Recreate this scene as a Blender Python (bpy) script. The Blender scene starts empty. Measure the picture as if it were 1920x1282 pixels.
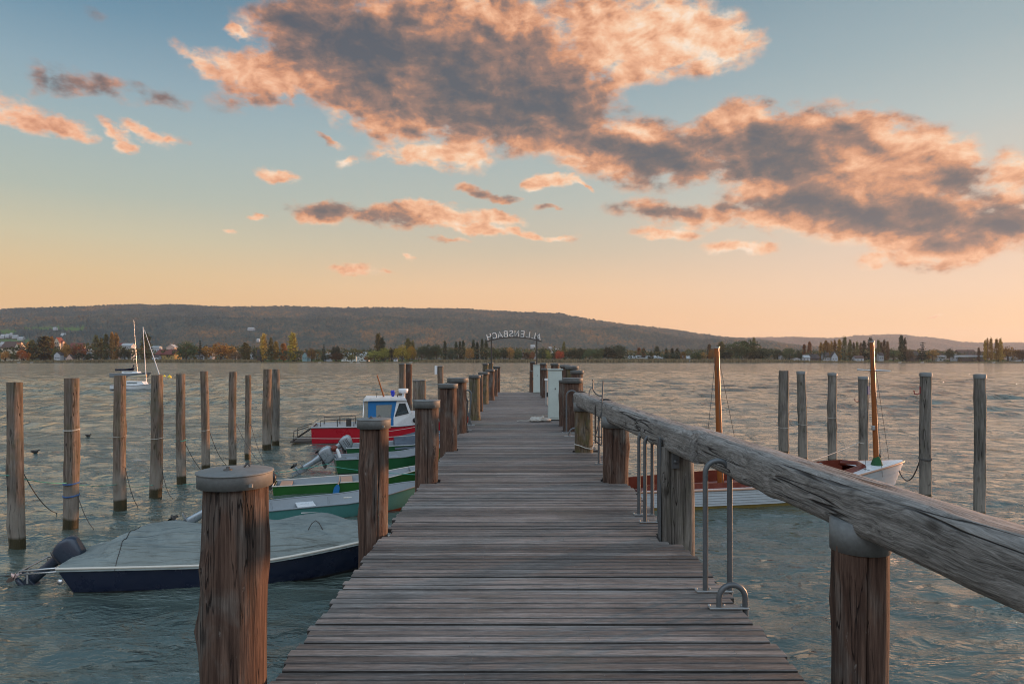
import bpy, math, random
import numpy as np
from mathutils import Vector, Matrix, Euler, noise as mnoise

scene = bpy.context.scene
COL = scene.collection
R = math.radians

# ---------------------------------------------------------------- camera
FPX, CX, HY = 1280.0, 966.0, 676.0          # 24 mm lens on a 1920 px wide frame
EYE = 1.8                                    # eye height above the deck (deck top is z = 0)
WATER = -1.2                                 # lake level
cam_d = bpy.data.cameras.new("camera")
cam = bpy.data.objects.new("camera", cam_d)
COL.objects.link(cam)
cam.location = (0, 0, EYE)
cam.rotation_euler = (R(90), 0, 0)
cam_d.sensor_width = 36.0
cam_d.lens = 24.0
cam_d.shift_x = -6 / 1920
cam_d.shift_y = 35 / 1920
cam_d.clip_start = 0.05
cam_d.clip_end = 60000
scene.camera = cam

# ---------------------------------------------------------------- render / exposure
scene.render.engine = 'CYCLES'
cy = scene.cycles
cy.use_denoising = True
try:
    cy.denoiser = 'OPENIMAGEDENOISE'
    cy.denoising_input_passes = 'RGB_ALBEDO_NORMAL'
except Exception:
    pass
cy.filter_width = 1.05
cy.max_bounces = 6
cy.diffuse_bounces = 3
cy.glossy_bounces = 3
cy.transmission_bounces = 4
cy.transparent_max_bounces = 8
cy.volume_bounces = 0
cy.caustics_reflective = False
cy.caustics_refractive = False
cy.sample_clamp_indirect = 6
scene.view_settings.view_transform = 'Standard'
scene.view_settings.look = 'None'
scene.view_settings.gamma = 1
scene.view_settings.exposure = 0.7

SUN_AZ, SUN_EL = R(57), R(3.4)               # to the right of the view, just above the horizon


# ---------------------------------------------------------------- node helpers
def lin(c):
    out = []
    for v in c[:3]:
        v = v / 255.0
        out.append(v / 12.92 if v <= 0.04045 else ((v + 0.055) / 1.055) ** 2.4)
    return (out[0], out[1], out[2], 1.0)


def nd(nt, t, ins=None, **props):
    n = nt.nodes.new(t)
    for k, v in props.items():
        setattr(n, k, v)
    for k, v in (ins or {}).items():
        s = n.inputs[k]
        if isinstance(v, bpy.types.NodeSocket):
            nt.links.new(v, s)
        else:
            if s.type == 'RGBA' and len(v) == 3:
                v = (*v, 1)
            s.default_value = v
    return n


def ma(nt, op, a, b=None, c=None, clamp=False):
    ins = {0: a}
    if b is not None:
        ins[1] = b
    if c is not None:
        ins[2] = c
    return nd(nt, 'ShaderNodeMath', ins, operation=op, use_clamp=clamp).outputs[0]


def mixc(nt, fac, a, b, blend='MIX'):
    n = nd(nt, 'ShaderNodeMix', {0: fac, 6: a, 7: b}, data_type='RGBA', blend_type=blend)
    return n.outputs[2]


def ramp(nt, fac, stops, interp='LINEAR'):
    n = nd(nt, 'ShaderNodeValToRGB', {0: fac})
    cr = n.color_ramp
    cr.interpolation = interp
    while len(cr.elements) > 1:
        cr.elements.remove(cr.elements[0])
    for i, (p, c) in enumerate(stops):
        e = cr.elements[0] if i == 0 else cr.elements.new(p)
        e.position = p
        if not hasattr(c, '__len__'):
            c = (c, c, c)
        e.color = (c[0], c[1], c[2], 1)
    return n.outputs[0]


def mrange(nt, v, a, b, c=0.0, d=1.0, smooth=False):
    n = nd(nt, 'ShaderNodeMapRange', {0: v, 1: a, 2: b, 3: c, 4: d})
    if smooth:
        n.interpolation_type = 'SMOOTHSTEP'
    return n.outputs[0]


def noise(nt, vec, scale, detail=4, rough=0.55, dist=0.0):
    return nd(nt, 'ShaderNodeTexNoise', {'Vector': vec, 'Scale': scale, 'Detail': detail,
                                         'Roughness': rough, 'Distortion': dist}).outputs[0]


def vmul(nt, v, s):
    return nd(nt, 'ShaderNodeVectorMath', {0: v, 1: s}, operation='MULTIPLY').outputs[0]


def vadd(nt, v, s):
    return nd(nt, 'ShaderNodeVectorMath', {0: v, 1: s}, operation='ADD').outputs[0]


# ---------------------------------------------------------------- sky
world = bpy.data.worlds.new("World")
scene.world = world
world.use_nodes = True
wt = world.node_tree
wt.nodes.clear()


def ang(px, py):
    """direction of a point of the sky -> (azimuth, elevation) in 1280ths of a radian"""
    x, y, z = (px - CX) / FPX, 1.0, (HY - py) / FPX
    return math.atan2(x, y) * FPX, math.atan2(z, math.hypot(x, y)) * FPX


# cloud banks: (x, y, rx, ry, tilt deg, weight)
CLOUDS = [
    (700, 110, 210, 95, -6, 1.0), (860, 120, 230, 115, -4, 1.0), (980, 165, 180, 105, -10, 1.0),
    (600, 60, 120, 80, 0, 0.7), (1060, 220, 110, 60, -20, 0.7), (700, 200, 90, 60, -30, 0.7),
    (930, 40, 110, 50, -20, 0.75), (790, 30, 70, 40, 0, 0.6), (560, 90, 95, 70, 0, 0.65),
    (470, 145, 95, 34, -8, 0.85), (370, 122, 60, 20, -22, 0.75), (445, 62, 22, 14, 0, 0.7), (530, 140, 70, 45, -10, 0.5),
    (1140, 80, 105, 66, -15, 0.9), (1230, 70, 130, 68, -4, 0.95), (1340, 80, 90, 50, -6, 0.9), (1090, 25, 70, 30, -10, 0.7),
    (870, 225, 170, 45, -8, 0.75), (1010, 255, 120, 35, -12, 0.8), (1110, 275, 110, 45, -12, 0.9), (1210, 290, 120, 60, -6, 1.0),
    (1270, 310, 70, 40, -10, 0.8), (760, 240, 60, 25, 0, 0.45),
    (1370, 250, 100, 50, 0, 0.95), (1440, 290, 130, 65, 0, 0.95), (1560, 270, 150, 70, -8, 1.0), (1680, 300, 140, 75, -18, 1.0),
    (1780, 320, 75, 60, -25, 0.9), (1500, 350, 140, 60, -4, 0.9), (1600, 395, 210, 60, -6, 1.0), (1720, 420, 160, 55, -8, 0.95),
    (1480, 405, 150, 30, -6, 0.8), (1260, 400, 120, 24, -9, 0.8), (1800, 450, 130, 45, 8, 0.95), (1890, 415, 90, 45, 0, 0.9),
    (1760, 470, 90, 28, 4, 0.8), (1400, 225, 70, 32, -4, 0.8), (1900, 320, 45, 45, 0, 0.75), (1960, 420, 90, 60, 0, 0.9),
    (1250, 437, 70, 13, -4, 0.7), (1390, 466, 75, 14, -3, 0.75), (1640, 487, 55, 15, 0, 0.75),
    (40, 215, 70, 30, -18, 0.85), (130, 247, 60, 20, -10, 0.8), (-40, 190, 60, 35, -18, 0.85),
    (215, 245, 40, 14, -30, 0.65), (275, 250, 50, 16, -24, 0.7), (245, 275, 26, 12, 0, 0.6), (320, 264, 28, 10, -12, 0.55),
    (65, 150, 40, 30, -10, 0.22), (130, 157, 48, 34, -10, 0.30), (200, 168, 75, 24, -6, 0.26), (300, 184, 70, 20, -12, 0.2),
    (450, 188, 75, 30, 12, 0.28), (180, 22, 40, 20, 0, 0.0), (540, 175, 14, 26, 10, 0.45),
    (800, 292, 110, 22, 3, 0.85), (870, 300, 60, 30, -6, 0.6), (650, 301, 24, 12, 0, 0.6), (522, 331, 46, 13, -4, 0.7),
    (605, 398, 68, 23, 2, 0.95), (750, 402, 105, 24, 4, 0.95), (860, 402, 110, 17, -8, 0.8), (910, 430, 70, 11, -8, 0.75),
    (985, 440, 36, 10, -6, 0.7), (880, 428, 60, 12, -12, 0.7), (940, 408, 50, 12, -12, 0.6),
    (910, 365, 62, 11, -10, 0.7), (1035, 340, 50, 13, 4, 0.75), (1000, 353, 24, 11, 0, 0.65), (1090, 345, 26, 7, -35, 0.55), (1030, 395, 40, 7, -4, 0.45),
    (665, 503, 38, 13, -6, 0.75), (722, 516, 28, 9, -6, 0.7), (765, 484, 12, 7, -20, 0.5), (485, 410, 26, 7, 0, 0.5), (1060, 444, 40, 7, 0, 0.5),
    (440, 435, 18, 7, 0, 0.42), (1760, 593, 20, 5, 0, 0.4), (840, 448, 40, 6, 0, 0.4), (620, 265, 30, 10, -10, 0.4),
]
DARK = [
    (690, 90, 170, 85, -8, 1.0), (860, 140, 230, 90, -6, 0.85), (1010, 190, 140, 80, -16, 0.95), (610, 60, 110, 70, -10, 0.85), (980, 110, 110, 60, 0, 0.6),
    (1240, 295, 85, 50, -8, 1.0), (1140, 265, 90, 25, -10, 0.4), (1420, 265, 90, 55, 0, 0.9), (1470, 300, 110, 42, 0, 0.85), (1620, 360, 160, 40, 0, 0.5),
    (1590, 240, 110, 30, -22, 0.75), (1570, 295, 40, 18, -5, 0.9), (1800, 335, 48, 44, -15, 0.9), (1500, 368, 130, 28, 0, 0.85),
    (1660, 402, 150, 36, 0, 0.95), (1745, 395, 60, 30, -10, 0.6), (1890, 415, 80, 34, 0, 1.0), (1580, 390, 120, 30, -4, 0.5),
    (1240, 400, 100, 16, -9, 0.55), (600, 396, 66, 16, 3, 0.5), (735, 403, 75, 14, 4, 0.45), (70, 150, 90, 70, 0, 0.62),
    (140, 158, 100, 70, 0, 0.62), (220, 172, 110, 55, 0, 0.62), (310, 188, 100, 44, 0, 0.55), (450, 188, 120, 46, 0, 0.62),
    (920, 368, 60, 12, -10, 0.4), (900, 250, 110, 30, -10, 0.5), (540, 180, 20, 34, 0, 0.7), (180, 22, 60, 30, 0, 0.9),
    (1420, 232, 60, 20, -20, 0.6), (1340, 245, 50, 30, 0, 0.5), (1085, 130, 40, 60, 20, 0.5), (1790, 455, 70, 22, 8, 0.35), (1900, 330, 30, 30, 0, 0.6),
]

LIT = [
    (960, 110, 80, 50, -10, 0.35), (760, 160, 60, 30, 0, 0.25), (830, 60, 60, 40, 0, 0.3),
    (1230, 65, 180, 80, 0, 1.5), (1340, 80, 100, 65, 0, 1.5), (1075, 60, 50, 50, 0, 0.9), (450, 145, 120, 45, -8, 1.1), (360, 120, 70, 30, -22, 1.1),
    (560, 145, 60, 30, 0, 0.7), (445, 62, 30, 20, 0, 1.1), (880, 8, 80, 22, -20, 0.9), (985, 30, 45, 22, 0, 0.8), (710, 12, 50, 16, 0, 0.6), (605, 25, 20, 22, 0, 0.6),
    (680, 235, 70, 26, 0, 0.5), (1390, 222, 80, 25, 0, 1.3), (1540, 226, 80, 18, 0, 1.0), (1700, 260, 120, 24, -20, 1.4), (1800, 288, 45, 32, 0, 1.4),
    (1650, 335, 120, 42, -10, 0.9), (1590, 290, 60, 40, 0, 0.6), (1420, 356, 60, 18, 0, 0.8), (1460, 422, 130, 20, -6, 0.7), (1560, 456, 140, 18, -4, 1.0), (1720, 484, 130, 18, 4, 0.9),
    (1840, 475, 60, 22, 0, 0.7), (1640, 487, 70, 22, 0, 1.3), (1400, 466, 90, 22, 0, 1.3), (1260, 438, 90, 20, 0, 1.2), (1300, 422, 100, 12, -6, 0.8), (1895, 335, 50, 34, 0, 1.2), (1910, 300, 40, 30, 0, 1.3),
    (1080, 300, 80, 22, -10, 0.8), (1190, 253, 80, 13, -18, 1.2), (1020, 266, 60, 22, 0, 0.6), (800, 292, 130, 32, 0, 1.1), (870, 300, 70, 40, 0, 1.2), (650, 301, 36, 20, 0, 1.1), (522, 331, 60, 20, 0, 1.1),
    (850, 400, 120, 24, -6, 1.1), (600, 414, 70, 8, 0, 0.8), (940, 428, 120, 36, -8, 1.1), (1035, 342, 70, 22, 0, 1.2), (1000, 353, 30, 16, 0, 0.8), (1090, 345, 36, 14, -35, 1.1), (690, 508, 90, 26, -8, 1.0),
    (765, 484, 20, 14, 0, 1.1), (485, 410, 40, 12, 0, 1.1), (1060, 444, 60, 12, 0, 1.1), (40, 215, 90, 46, -18, 1.05), (130, 247, 80, 30, -10, 1.05), (-50, 190, 80, 50, 0, 1.05), (250, 258, 130, 50, -10, 1.05),
    (1760, 593, 30, 10, 0, 1.4), (440, 435, 30, 12, 0, 1.1), (620, 225, 30, 20, 0, 0.8),
]


def near(blobs, lo, hi):
    """the banks that can reach the strip of sky between two azimuths (pixels)"""
    return [c for c in blobs if c[0] + c[2] * 1.5 + 110 > lo and c[0] - c[2] * 1.5 - 110 < hi]


def blob_field(nt, vec, blobs, grow=1.38, add=0.22):
    acc = None
    for (px, py, rx, ry, tilt, w) in blobs:
        a, e = ang(px, py)
        k = math.cos(math.atan2(px - CX, FPX))
        m = nd(nt, 'ShaderNodeMapping', {0: vec, 'Location': (a, e, 0), 'Rotation': (0, 0, R(tilt)),
                                         'Scale': (rx * k * k * grow, ry * k * grow, 1)}, vector_type='TEXTURE')
        g = nd(nt, 'ShaderNodeTexGradient', {0: m.outputs[0]}, gradient_type='SPHERICAL').outputs[1]
        g = ma(nt, 'MULTIPLY', g, 0.3 + 0.7 * w)
        acc = g if acc is None else ma(nt, 'MULTIPLY_ADD', ma(nt, 'MINIMUM', acc, g), add, ma(nt, 'MAXIMUM', acc, g))
    return acc if acc is not None else ma(nt, 'ADD', 0.0, 0.0)


def density_group(blobs):
    g = bpy.data.node_groups.new("cloud_density", 'ShaderNodeTree')
    g.interface.new_socket("Vector", in_out='INPUT', socket_type='NodeSocketVector')
    g.interface.new_socket("Density", in_out='OUTPUT', socket_type='NodeSocketFloat')
    gi = g.nodes.new('NodeGroupInput').outputs[0]
    go = g.nodes.new('NodeGroupOutput')
    w1 = nd(g, 'ShaderNodeTexNoise', {'Vector': vmul(g, gi, (1, 1.5, 1)), 'Scale': 0.013, 'Detail': 4, 'Roughness': 0.6}).outputs[1]
    warp = nd(g, 'ShaderNodeVectorMath', {0: w1, 1: (0.5, 0.5, 0.5)}, operation='SUBTRACT').outputs[0]
    v = vadd(g, gi, vmul(g, warp, (80, 48, 0)))
    b = blob_field(g, v, blobs)
    n1 = noise(g, vmul(g, gi, (1, 1.7, 1)), 0.015, 12, 0.61, 0.1)
    t = ma(g, 'MULTIPLY_ADD', n1, 1.9, -0.93)
    # the noise only eats into or feeds the banks, it never starts new ones in the clear sky
    gate = mrange(g, b, 0.02, 0.45, 0.0, 1.0)
    d = ma(g, 'MULTIPLY_ADD', t, gate, b)
    g.links.new(d, go.inputs[0])
    return g


def build_sky():
    nt = wt
    d = nd(nt, 'ShaderNodeTexCoord').outputs['Generated']
    s = nd(nt, 'ShaderNodeSeparateXYZ', {0: d})
    x, y, z = s.outputs
    az = ma(nt, 'ARCTAN2', x, y)
    el = ma(nt, 'ARCSINE', z)
    A = ma(nt, 'MULTIPLY', az, FPX)
    E = ma(nt, 'MULTIPLY', el, FPX)
    vec = nd(nt, 'ShaderNodeCombineXYZ', {0: A, 1: E, 2: 0.0}).outputs[0]
    # clear air: colour by elevation, warmer towards the sun's side
    t = mrange(nt, el, 0.0, R(60))

    def P(deg):
        return deg / 60.0
    left = ramp(nt, t, [(0, lin((252, 202, 140))), (P(4.2), lin((242, 198, 143))), (P(6.5), lin((232, 202, 155))), (P(9), lin((214, 204, 172))),
                        (P(12), lin((186, 195, 182))), (P(16), lin((168, 188, 190))), (P(20), lin((146, 174, 188))), (P(24), lin((112, 151, 174))),
                        (P(28), lin((84, 128, 156))), (P(45), lin((66, 102, 134))), (1, lin((60, 92, 124)))])
    mid = ramp(nt, t, [(0, lin((255, 196, 134))), (P(3), lin((255, 200, 146))), (P(6), lin((247, 206, 163))), (P(9), lin((216, 200, 174))),
                       (P(13), lin((190, 196, 186))), (P(18), lin((170, 188, 190))), (P(23), lin((146, 171, 182))), (P(28), lin((118, 148, 164))),
                       (P(45), lin((80, 112, 138))), (1, lin((62, 94, 126)))])
    right = ramp(nt, t, [(0, lin((255, 198, 142))), (P(2.5), lin((255, 208, 160))), (P(5), lin((250, 214, 182))), (P(8), lin((238, 212, 190))),
                         (P(12), lin((216, 208, 194))), (P(17), lin((190, 200, 198))), (P(22), lin((162, 182, 188))), (P(27), lin((140, 166, 178))),
                         (P(45), lin((92, 122, 144))), (1, lin((64, 96, 128)))])
    back = ramp(nt, t, [(0, lin((190, 168, 172))), (P(8), lin((222, 194, 186))), (P(16), lin((210, 202, 200))), (P(30), lin((206, 208, 212))), (1, lin((150, 164, 180)))])
    lift = mrange(nt, el, R(14), R(40), 0.95, 3.7, True)  # unseen sky behind the camera, brightened as added fill for deck and boats
    back = vmul(nt, back, nd(nt, 'ShaderNodeCombineXYZ', {0: ma(nt, 'MULTIPLY', lift, 0.88), 1: ma(nt, 'MULTIPLY', lift, 0.97), 2: ma(nt, 'MULTIPLY', lift, 1.04)}).outputs[0])
    sky = mixc(nt, mrange(nt, az, R(-36), R(2), 0, 1, True), left, mid)
    sky = mixc(nt, mrange(nt, az, R(-2), R(36), 0, 1, True), sky, right)
    back_f = mrange(nt, y, 0.32, -0.42, 0, 1, True)
    sky = mixc(nt, back_f, sky, back)
    # the sun's own glow, outside the frame to the right
    sd = (math.sin(SUN_AZ) * math.cos(SUN_EL), math.cos(SUN_AZ) * math.cos(SUN_EL), math.sin(SUN_EL))
    dt = nd(nt, 'ShaderNodeVectorMath', {0: d, 1: sd}, operation='DOT_PRODUCT').outputs[1]
    glow = ma(nt, 'POWER', ma(nt, 'MAXIMUM', dt, 0.0), 60)
    sky = mixc(nt, 1.0, sky, mixc(nt, glow, (0, 0, 0, 1), (1.6, 0.75, 0.30, 1)), 'ADD')
    # physical sky, same sun
    ns = nd(nt, 'ShaderNodeTexSky', sky_type='NISHITA', sun_disc=False, sun_elevation=SUN_EL, sun_rotation=SUN_AZ,
            air_density=1.0, dust_density=1.5, ozone_density=1.5)
    ns_c = vmul(nt, ns.outputs[0], (0.05, 0.05, 0.05))
    sky = mixc(nt, 0.10, sky, ns_c)
    def clear_or(col):
        return mixc(nt, mrange(nt, z, -0.02, 0.0), (0.12, 0.12, 0.11, 1), col)
    shader = nd(nt, 'ShaderNodeBackground', {0: clear_or(sky), 1: 0.625}).outputs[0]
    # clouds: one strip of azimuth at a time, so that a ray only looks at the banks near it
    edges = [-4000, 230, 420, 620, 820, 1000, 1180, 1360, 1540, 1720, 6000]
    low = ma(nt, 'MULTIPLY', ma(nt, 'GREATER_THAN', y, 0.05), ma(nt, 'LESS_THAN', el, R(36)))
    low = ma(nt, 'MULTIPLY', low, ma(nt, 'GREATER_THAN', el, R(1.5)))
    for lo, hi in zip(edges[:-1], edges[1:]):
        a_lo = math.atan2(lo - CX, FPX) if lo > -3000 else -1.52
        a_hi = math.atan2(hi - CX, FPX) if hi < 5000 else 1.52
        here = ma(nt, 'MULTIPLY', low, ma(nt, 'MULTIPLY', ma(nt, 'GREATER_THAN', az, a_lo), ma(nt, 'LESS_THAN', az, a_hi)))
        grp = density_group(near(CLOUDS, lo, hi))

        def dens(v):
            n = nt.nodes.new('ShaderNodeGroup')
            n.node_tree = grp
            nt.links.new(v, n.inputs[0])
            return n.outputs[0]
        d0 = dens(vec)
        wv = nd(nt, 'ShaderNodeTexNoise', {'Vector': vec, 'Scale': 0.016, 'Detail': 5, 'Roughness': 0.6}).outputs[1]
        wv = nd(nt, 'ShaderNodeVectorMath', {0: wv, 1: (0.5, 0.5, 0.5)}, operation='SUBTRACT').outputs[0]
        dark = blob_field(nt, vadd(nt, vec, vmul(nt, wv, (90, 65, 0))), near(DARK, lo, hi))
        nz = noise(nt, vmul(nt, vec, (1, 1.9, 1)), 0.011, 6, 0.62, 0.6)
        nz2 = noise(nt, vmul(nt, vec, (1, 1.6, 1)), 0.032, 5, 0.6, 0.4)
        litf = ma(nt, 'MINIMUM', blob_field(nt, vadd(nt, vec, vmul(nt, wv, (60, 45, 0))), near(LIT, lo, hi), 1.5, 0.1), 1.1)
        dark = ma(nt, 'MULTIPLY', ma(nt, 'MINIMUM', dark, 1.0), mrange(nt, nz, 0.34, 0.62, 0.35, 1.0))
        alpha = mrange(nt, d0, 0.13, 0.58, 0, 1, True)
        ra_ = noise(nt, vmul(nt, vec, (1, 1.7, 1)), 0.016, 7, 0.6, 0.35)
        rb_ = noise(nt, vmul(nt, vadd(nt, vec, (16, 11, 0)), (1, 1.7, 1)), 0.016, 7, 0.6, 0.35)
        relief = ma(nt, 'MULTIPLY', ma(nt, 'SUBTRACT', ra_, rb_), 2.2)
        calm = ma(nt, 'MULTIPLY_ADD', dark, -0.20, 0.46)
        calm2 = ma(nt, 'MULTIPLY_ADD', dark, -0.06, 0.30)
        thick = mrange(nt, d0, 0.2, 0.9)
        sh = ma(nt, 'MULTIPLY_ADD', relief, calm, 0.54)
        sh = ma(nt, 'MULTIPLY_ADD', litf, 0.40, sh)
        sh = ma(nt, 'MULTIPLY_ADD', thick, -0.23, sh)
        sh = ma(nt, 'MULTIPLY_ADD', ma(nt, 'SUBTRACT', nz2, 0.5), calm2, sh)
        sh = ma(nt, 'MULTIPLY_ADD', ma(nt, 'SUBTRACT', nz, 0.5), 0.30, sh)
        sh = ma(nt, 'MULTIPLY_ADD', dark, -0.40, sh, clamp=True)
        ccol = ramp(nt, sh, [(0.0, lin((86, 89, 97))), (0.15, lin((110, 99, 98))), (0.32, lin((150, 118, 105))), (0.50, lin((212, 148, 110))),
                             (0.68, lin((245, 183, 142))), (0.86, lin((255, 212, 176))), (1.0, lin((255, 230, 206)))])
        ccol = mixc(nt, 0.08, ccol, sky)
        ccol = mixc(nt, mrange(nt, az, R(-34), R(-8), 0.5, 0.0), ccol, mixc(nt, 1.0, ccol, (0.98, 0.90, 0.94, 1), 'MULTIPLY'))
        bgc = nd(nt, 'ShaderNodeBackground', {0: mixc(nt, alpha, sky, ccol), 1: 0.625}).outputs[0]
        shader = nd(nt, 'ShaderNodeMixShader', {0: here, 1: shader, 2: bgc}).outputs[0]
    nd(nt, 'ShaderNodeOutputWorld', {0: shader})


build_sky()
world.cycles.sampling_method = 'MANUAL'
world.cycles.sample_map_resolution = 512

# ---------------------------------------------------------------- sun
sun_d = bpy.data.lights.new("sun", 'SUN')
sun_d.energy = 5.0
sun_d.angle = R(2.2)
sun_d.color = (1.0, 0.50, 0.26)
sun = bpy.data.objects.new("sun", sun_d)
COL.objects.link(sun)
sdir = Vector((math.sin(SUN_AZ) * math.cos(SUN_EL), math.cos(SUN_AZ) * math.cos(SUN_EL), math.sin(SUN_EL)))
sun.rotation_euler = sdir.to_track_quat('Z', 'Y').to_euler()
sun.location = (60, 40, 30)


# ================================================================ helpers: objects and meshes
def at_water(px, py):
    """a point of the lake seen at this pixel of the photograph"""
    y = FPX * (EYE - WATER) / (py - HY)
    return Vector(((px - CX) / FPX * y, y, WATER))


def at_deck(px, py):
    y = FPX * EYE / (py - HY)
    return Vector(((px - CX) / FPX * y, y, 0.0))


def xat(px, y):
    return (px - CX) / FPX * y


def zat(py, y):
    return EYE - (py - HY) / FPX * y


def tag(o, label=None, cat=None, group=None, kind=None):
    if label:
        o['label'] = label
    if cat:
        o['category'] = cat
    if group:
        o['group'] = group
    if kind:
        o['kind'] = kind
    return o


def empty(name, loc, label, cat, group=None, rz=0.0):
    o = bpy.data.objects.new(name, None)
    COL.objects.link(o)
    o.empty_display_size = 0.2
    o.location = loc
    o.rotation_euler = (0, 0, rz)
    return tag(o, label, cat, group)


class MB:
    """collects faces and links them as ONE mesh object"""

    def __init__(s):
        s.v, s.f, s.m, s.s = [], [], [], []

    def add(s, verts, faces, m=0, smooth=False):
        n = len(s.v)
        s.v.extend([tuple(p) for p in verts])
        for f in faces:
            s.f.append([i + n for i in f])
            s.m.append(m)
            s.s.append(smooth)
        return s

    def box(s, c, size, m=0, rot=None, bev=0.0):
        hx, hy, hz = size[0] / 2, size[1] / 2, size[2] / 2
        if bev <= 0:
            vs = [Vector((x * hx, y * hy, z * hz)) for z in (-1, 1) for y in (-1, 1) for x in (-1, 1)]
            fs = [(0, 2, 3, 1), (4, 5, 7, 6), (0, 1, 5, 4), (2, 6, 7, 3), (0, 4, 6, 2), (1, 3, 7, 5)]
        else:
            b = min(bev, hx * .9, hy * .9, hz * .9)
            vs, fs = [], []
            idx = {}
            for sx in (-1, 1):
                for sy in (-1, 1):
                    for sz in (-1, 1):
                        for ax in range(3):
                            p = [sx * hx, sy * hy, sz * hz]
                            for k in range(3):
                                if k != ax:
                                    p[k] -= (sx, sy, sz)[k] * b
                            idx[(sx, sy, sz, ax)] = len(vs)
                            vs.append(Vector(p))
            sg = (-1, 1)
            for k in sg:
                fs.append([idx[(k, a, c2, 0)] for a, c2 in ((-1, -1), (1, -1), (1, 1), (-1, 1))][::k])
                fs.append([idx[(a, k, c2, 1)] for a, c2 in ((-1, -1), (-1, 1), (1, 1), (1, -1))][::k])
                fs.append([idx[(a, c2, k, 2)] for a, c2 in ((-1, -1), (1, -1), (1, 1), (-1, 1))][::k])
            for a in sg:
                for c2 in sg:
                    fs.append([idx[(a, c2, -1, 0)], idx[(a, c2, -1, 1)], idx[(a, c2, 1, 1)], idx[(a, c2, 1, 0)]])
                    fs.append([idx[(a, -1, c2, 0)], idx[(a, -1, c2, 2)], idx[(a, 1, c2, 2)], idx[(a, 1, c2, 0)]])
                    fs.append([idx[(-1, a, c2, 1)], idx[(-1, a, c2, 2)], idx[(1, a, c2, 2)], idx[(1, a, c2, 1)]])
                    for d in sg:
                        fs.append([idx[(a, c2, d, 0)], idx[(a, c2, d, 1)], idx[(a, c2, d, 2)]])
        if rot is not None:
            vs = [rot @ v for v in vs]
        c = Vector(c)
        return s.add([v + c for v in vs], fs, m)

    def tube(s, pts, r, n=8, m=0, caps=True, flat=1.0):
        pts = [Vector(p) for p in pts]
        rs = r if hasattr(r, '__len__') else [r] * len(pts)
        up = None
        vs, fs = [], []
        for i, p in enumerate(pts):
            a = pts[max(i - 1, 0)]
            b = pts[min(i + 1, len(pts) - 1)]
            t = (b - a).normalized()
            if up is None:
                up = Vector((0, 0, 1)) if abs(t.z) < 0.9 else Vector((1, 0, 0))
            u = up - t * up.dot(t)
            if u.length < 1e-5:
                u = Vector((1, 0, 0)) - t * t.x
            u.normalize()
            up = u
            w = t.cross(u)
            for k in range(n):
                q = 2 * math.pi * k / n
                vs.append(p + (u * math.cos(q) + w * math.sin(q) * flat) * rs[i])
        for i in range(len(pts) - 1):
            for k in range(n):
                fs.append((i * n + k, i * n + (k + 1) % n, (i + 1) * n + (k + 1) % n, (i + 1) * n + k))
        s.add(vs, fs, m, True)
        if caps:
            s.add(vs[:n], [tuple(range(n))[::-1]], m)
            s.add(vs[-n:], [tuple(range(n))], m)
        return s

    def lathe(s, prof, n=24, m=0, o=(0, 0, 0), M=None, smooth=True, cap0=True, cap1=True):
        o = Vector(o)
        vs, fs = [], []
        for r, z in prof:
            for k in range(n):
                q = 2 * math.pi * k / n
                p = Vector((r * math.cos(q), r * math.sin(q), z))
                vs.append((M @ p if M is not None else p) + o)
        for i in range(len(prof) - 1):
            for k in range(n):
                fs.append((i * n + k, i * n + (k + 1) % n, (i + 1) * n + (k + 1) % n, (i + 1) * n + k))
        s.add(vs, fs, m, smooth)
        if cap0 and prof[0][0] > 1e-4:
            s.add(vs[:n], [tuple(range(n))[::-1]], m)
        if cap1 and prof[-1][0] > 1e-4:
            s.add(vs[-n:], [tuple(range(n))], m)
        return s

    def grid(s, rows, m=0, smooth=True, closed=False):
        n = len(rows[0])
        vs = [p for r in rows for p in r]
        fs = []
        for i in range(len(rows) - 1):
            for k in range(n if closed else n - 1):
                fs.append((i * n + k, i * n + (k + 1) % n, (i + 1) * n + (k + 1) % n, (i + 1) * n + k))
        return s.add(vs, fs, m, smooth)

    def prism(s, poly, depth, fn, m=0):
        """2-D outline extruded by depth; fn(a, b, d) gives the 3-D point"""
        n = len(poly)
        vs = [fn(a, b, -depth / 2) for a, b in poly] + [fn(a, b, depth / 2) for a, b in poly]
        fs = [tuple(range(n))[::-1], tuple(range(n, 2 * n))]
        fs += [(k, (k + 1) % n, n + (k + 1) % n, n + k) for k in range(n)]
        return s.add(vs, fs, m)

    def build(s, name, mats, parent=None, loc=None, rz=None):
        me = bpy.data.meshes.new(name)
        me.from_pydata([tuple(v) for v in s.v], [], s.f)
        for x in (mats if isinstance(mats, (list, tuple)) else [mats]):
            me.materials.append(x)
        me.polygons.foreach_set('material_index', s.m)
        me.polygons.foreach_set('use_smooth', s.s)
        me.update()
        o = bpy.data.objects.new(name, me)
        COL.objects.link(o)
        if parent is not None:
            o.parent = parent
        if loc is not None:
            o.location = loc
        if rz is not None:
            o.rotation_euler = (0, 0, rz)
        return o


def arc(c, r, a0, a1, n, fn):
    return [fn(c[0] + r * math.cos(a0 + (a1 - a0) * i / n), c[1] + r * math.sin(a0 + (a1 - a0) * i / n)) for i in range(n + 1)]


def sag(a, b, d, n=10, wob=0.0, seed=0):
    a, b = Vector(a), Vector(b)
    rnd = random.Random(seed)
    out = []
    for i in range(n + 1):
        t = i / n
        p = a.lerp(b, t)
        p.z -= 4 * d * t * (1 - t)
        if 0 < i < n and wob:
            p += Vector((rnd.uniform(-wob, wob), rnd.uniform(-wob, wob), rnd.uniform(-wob, wob)))
        out.append(p)
    return out


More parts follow.
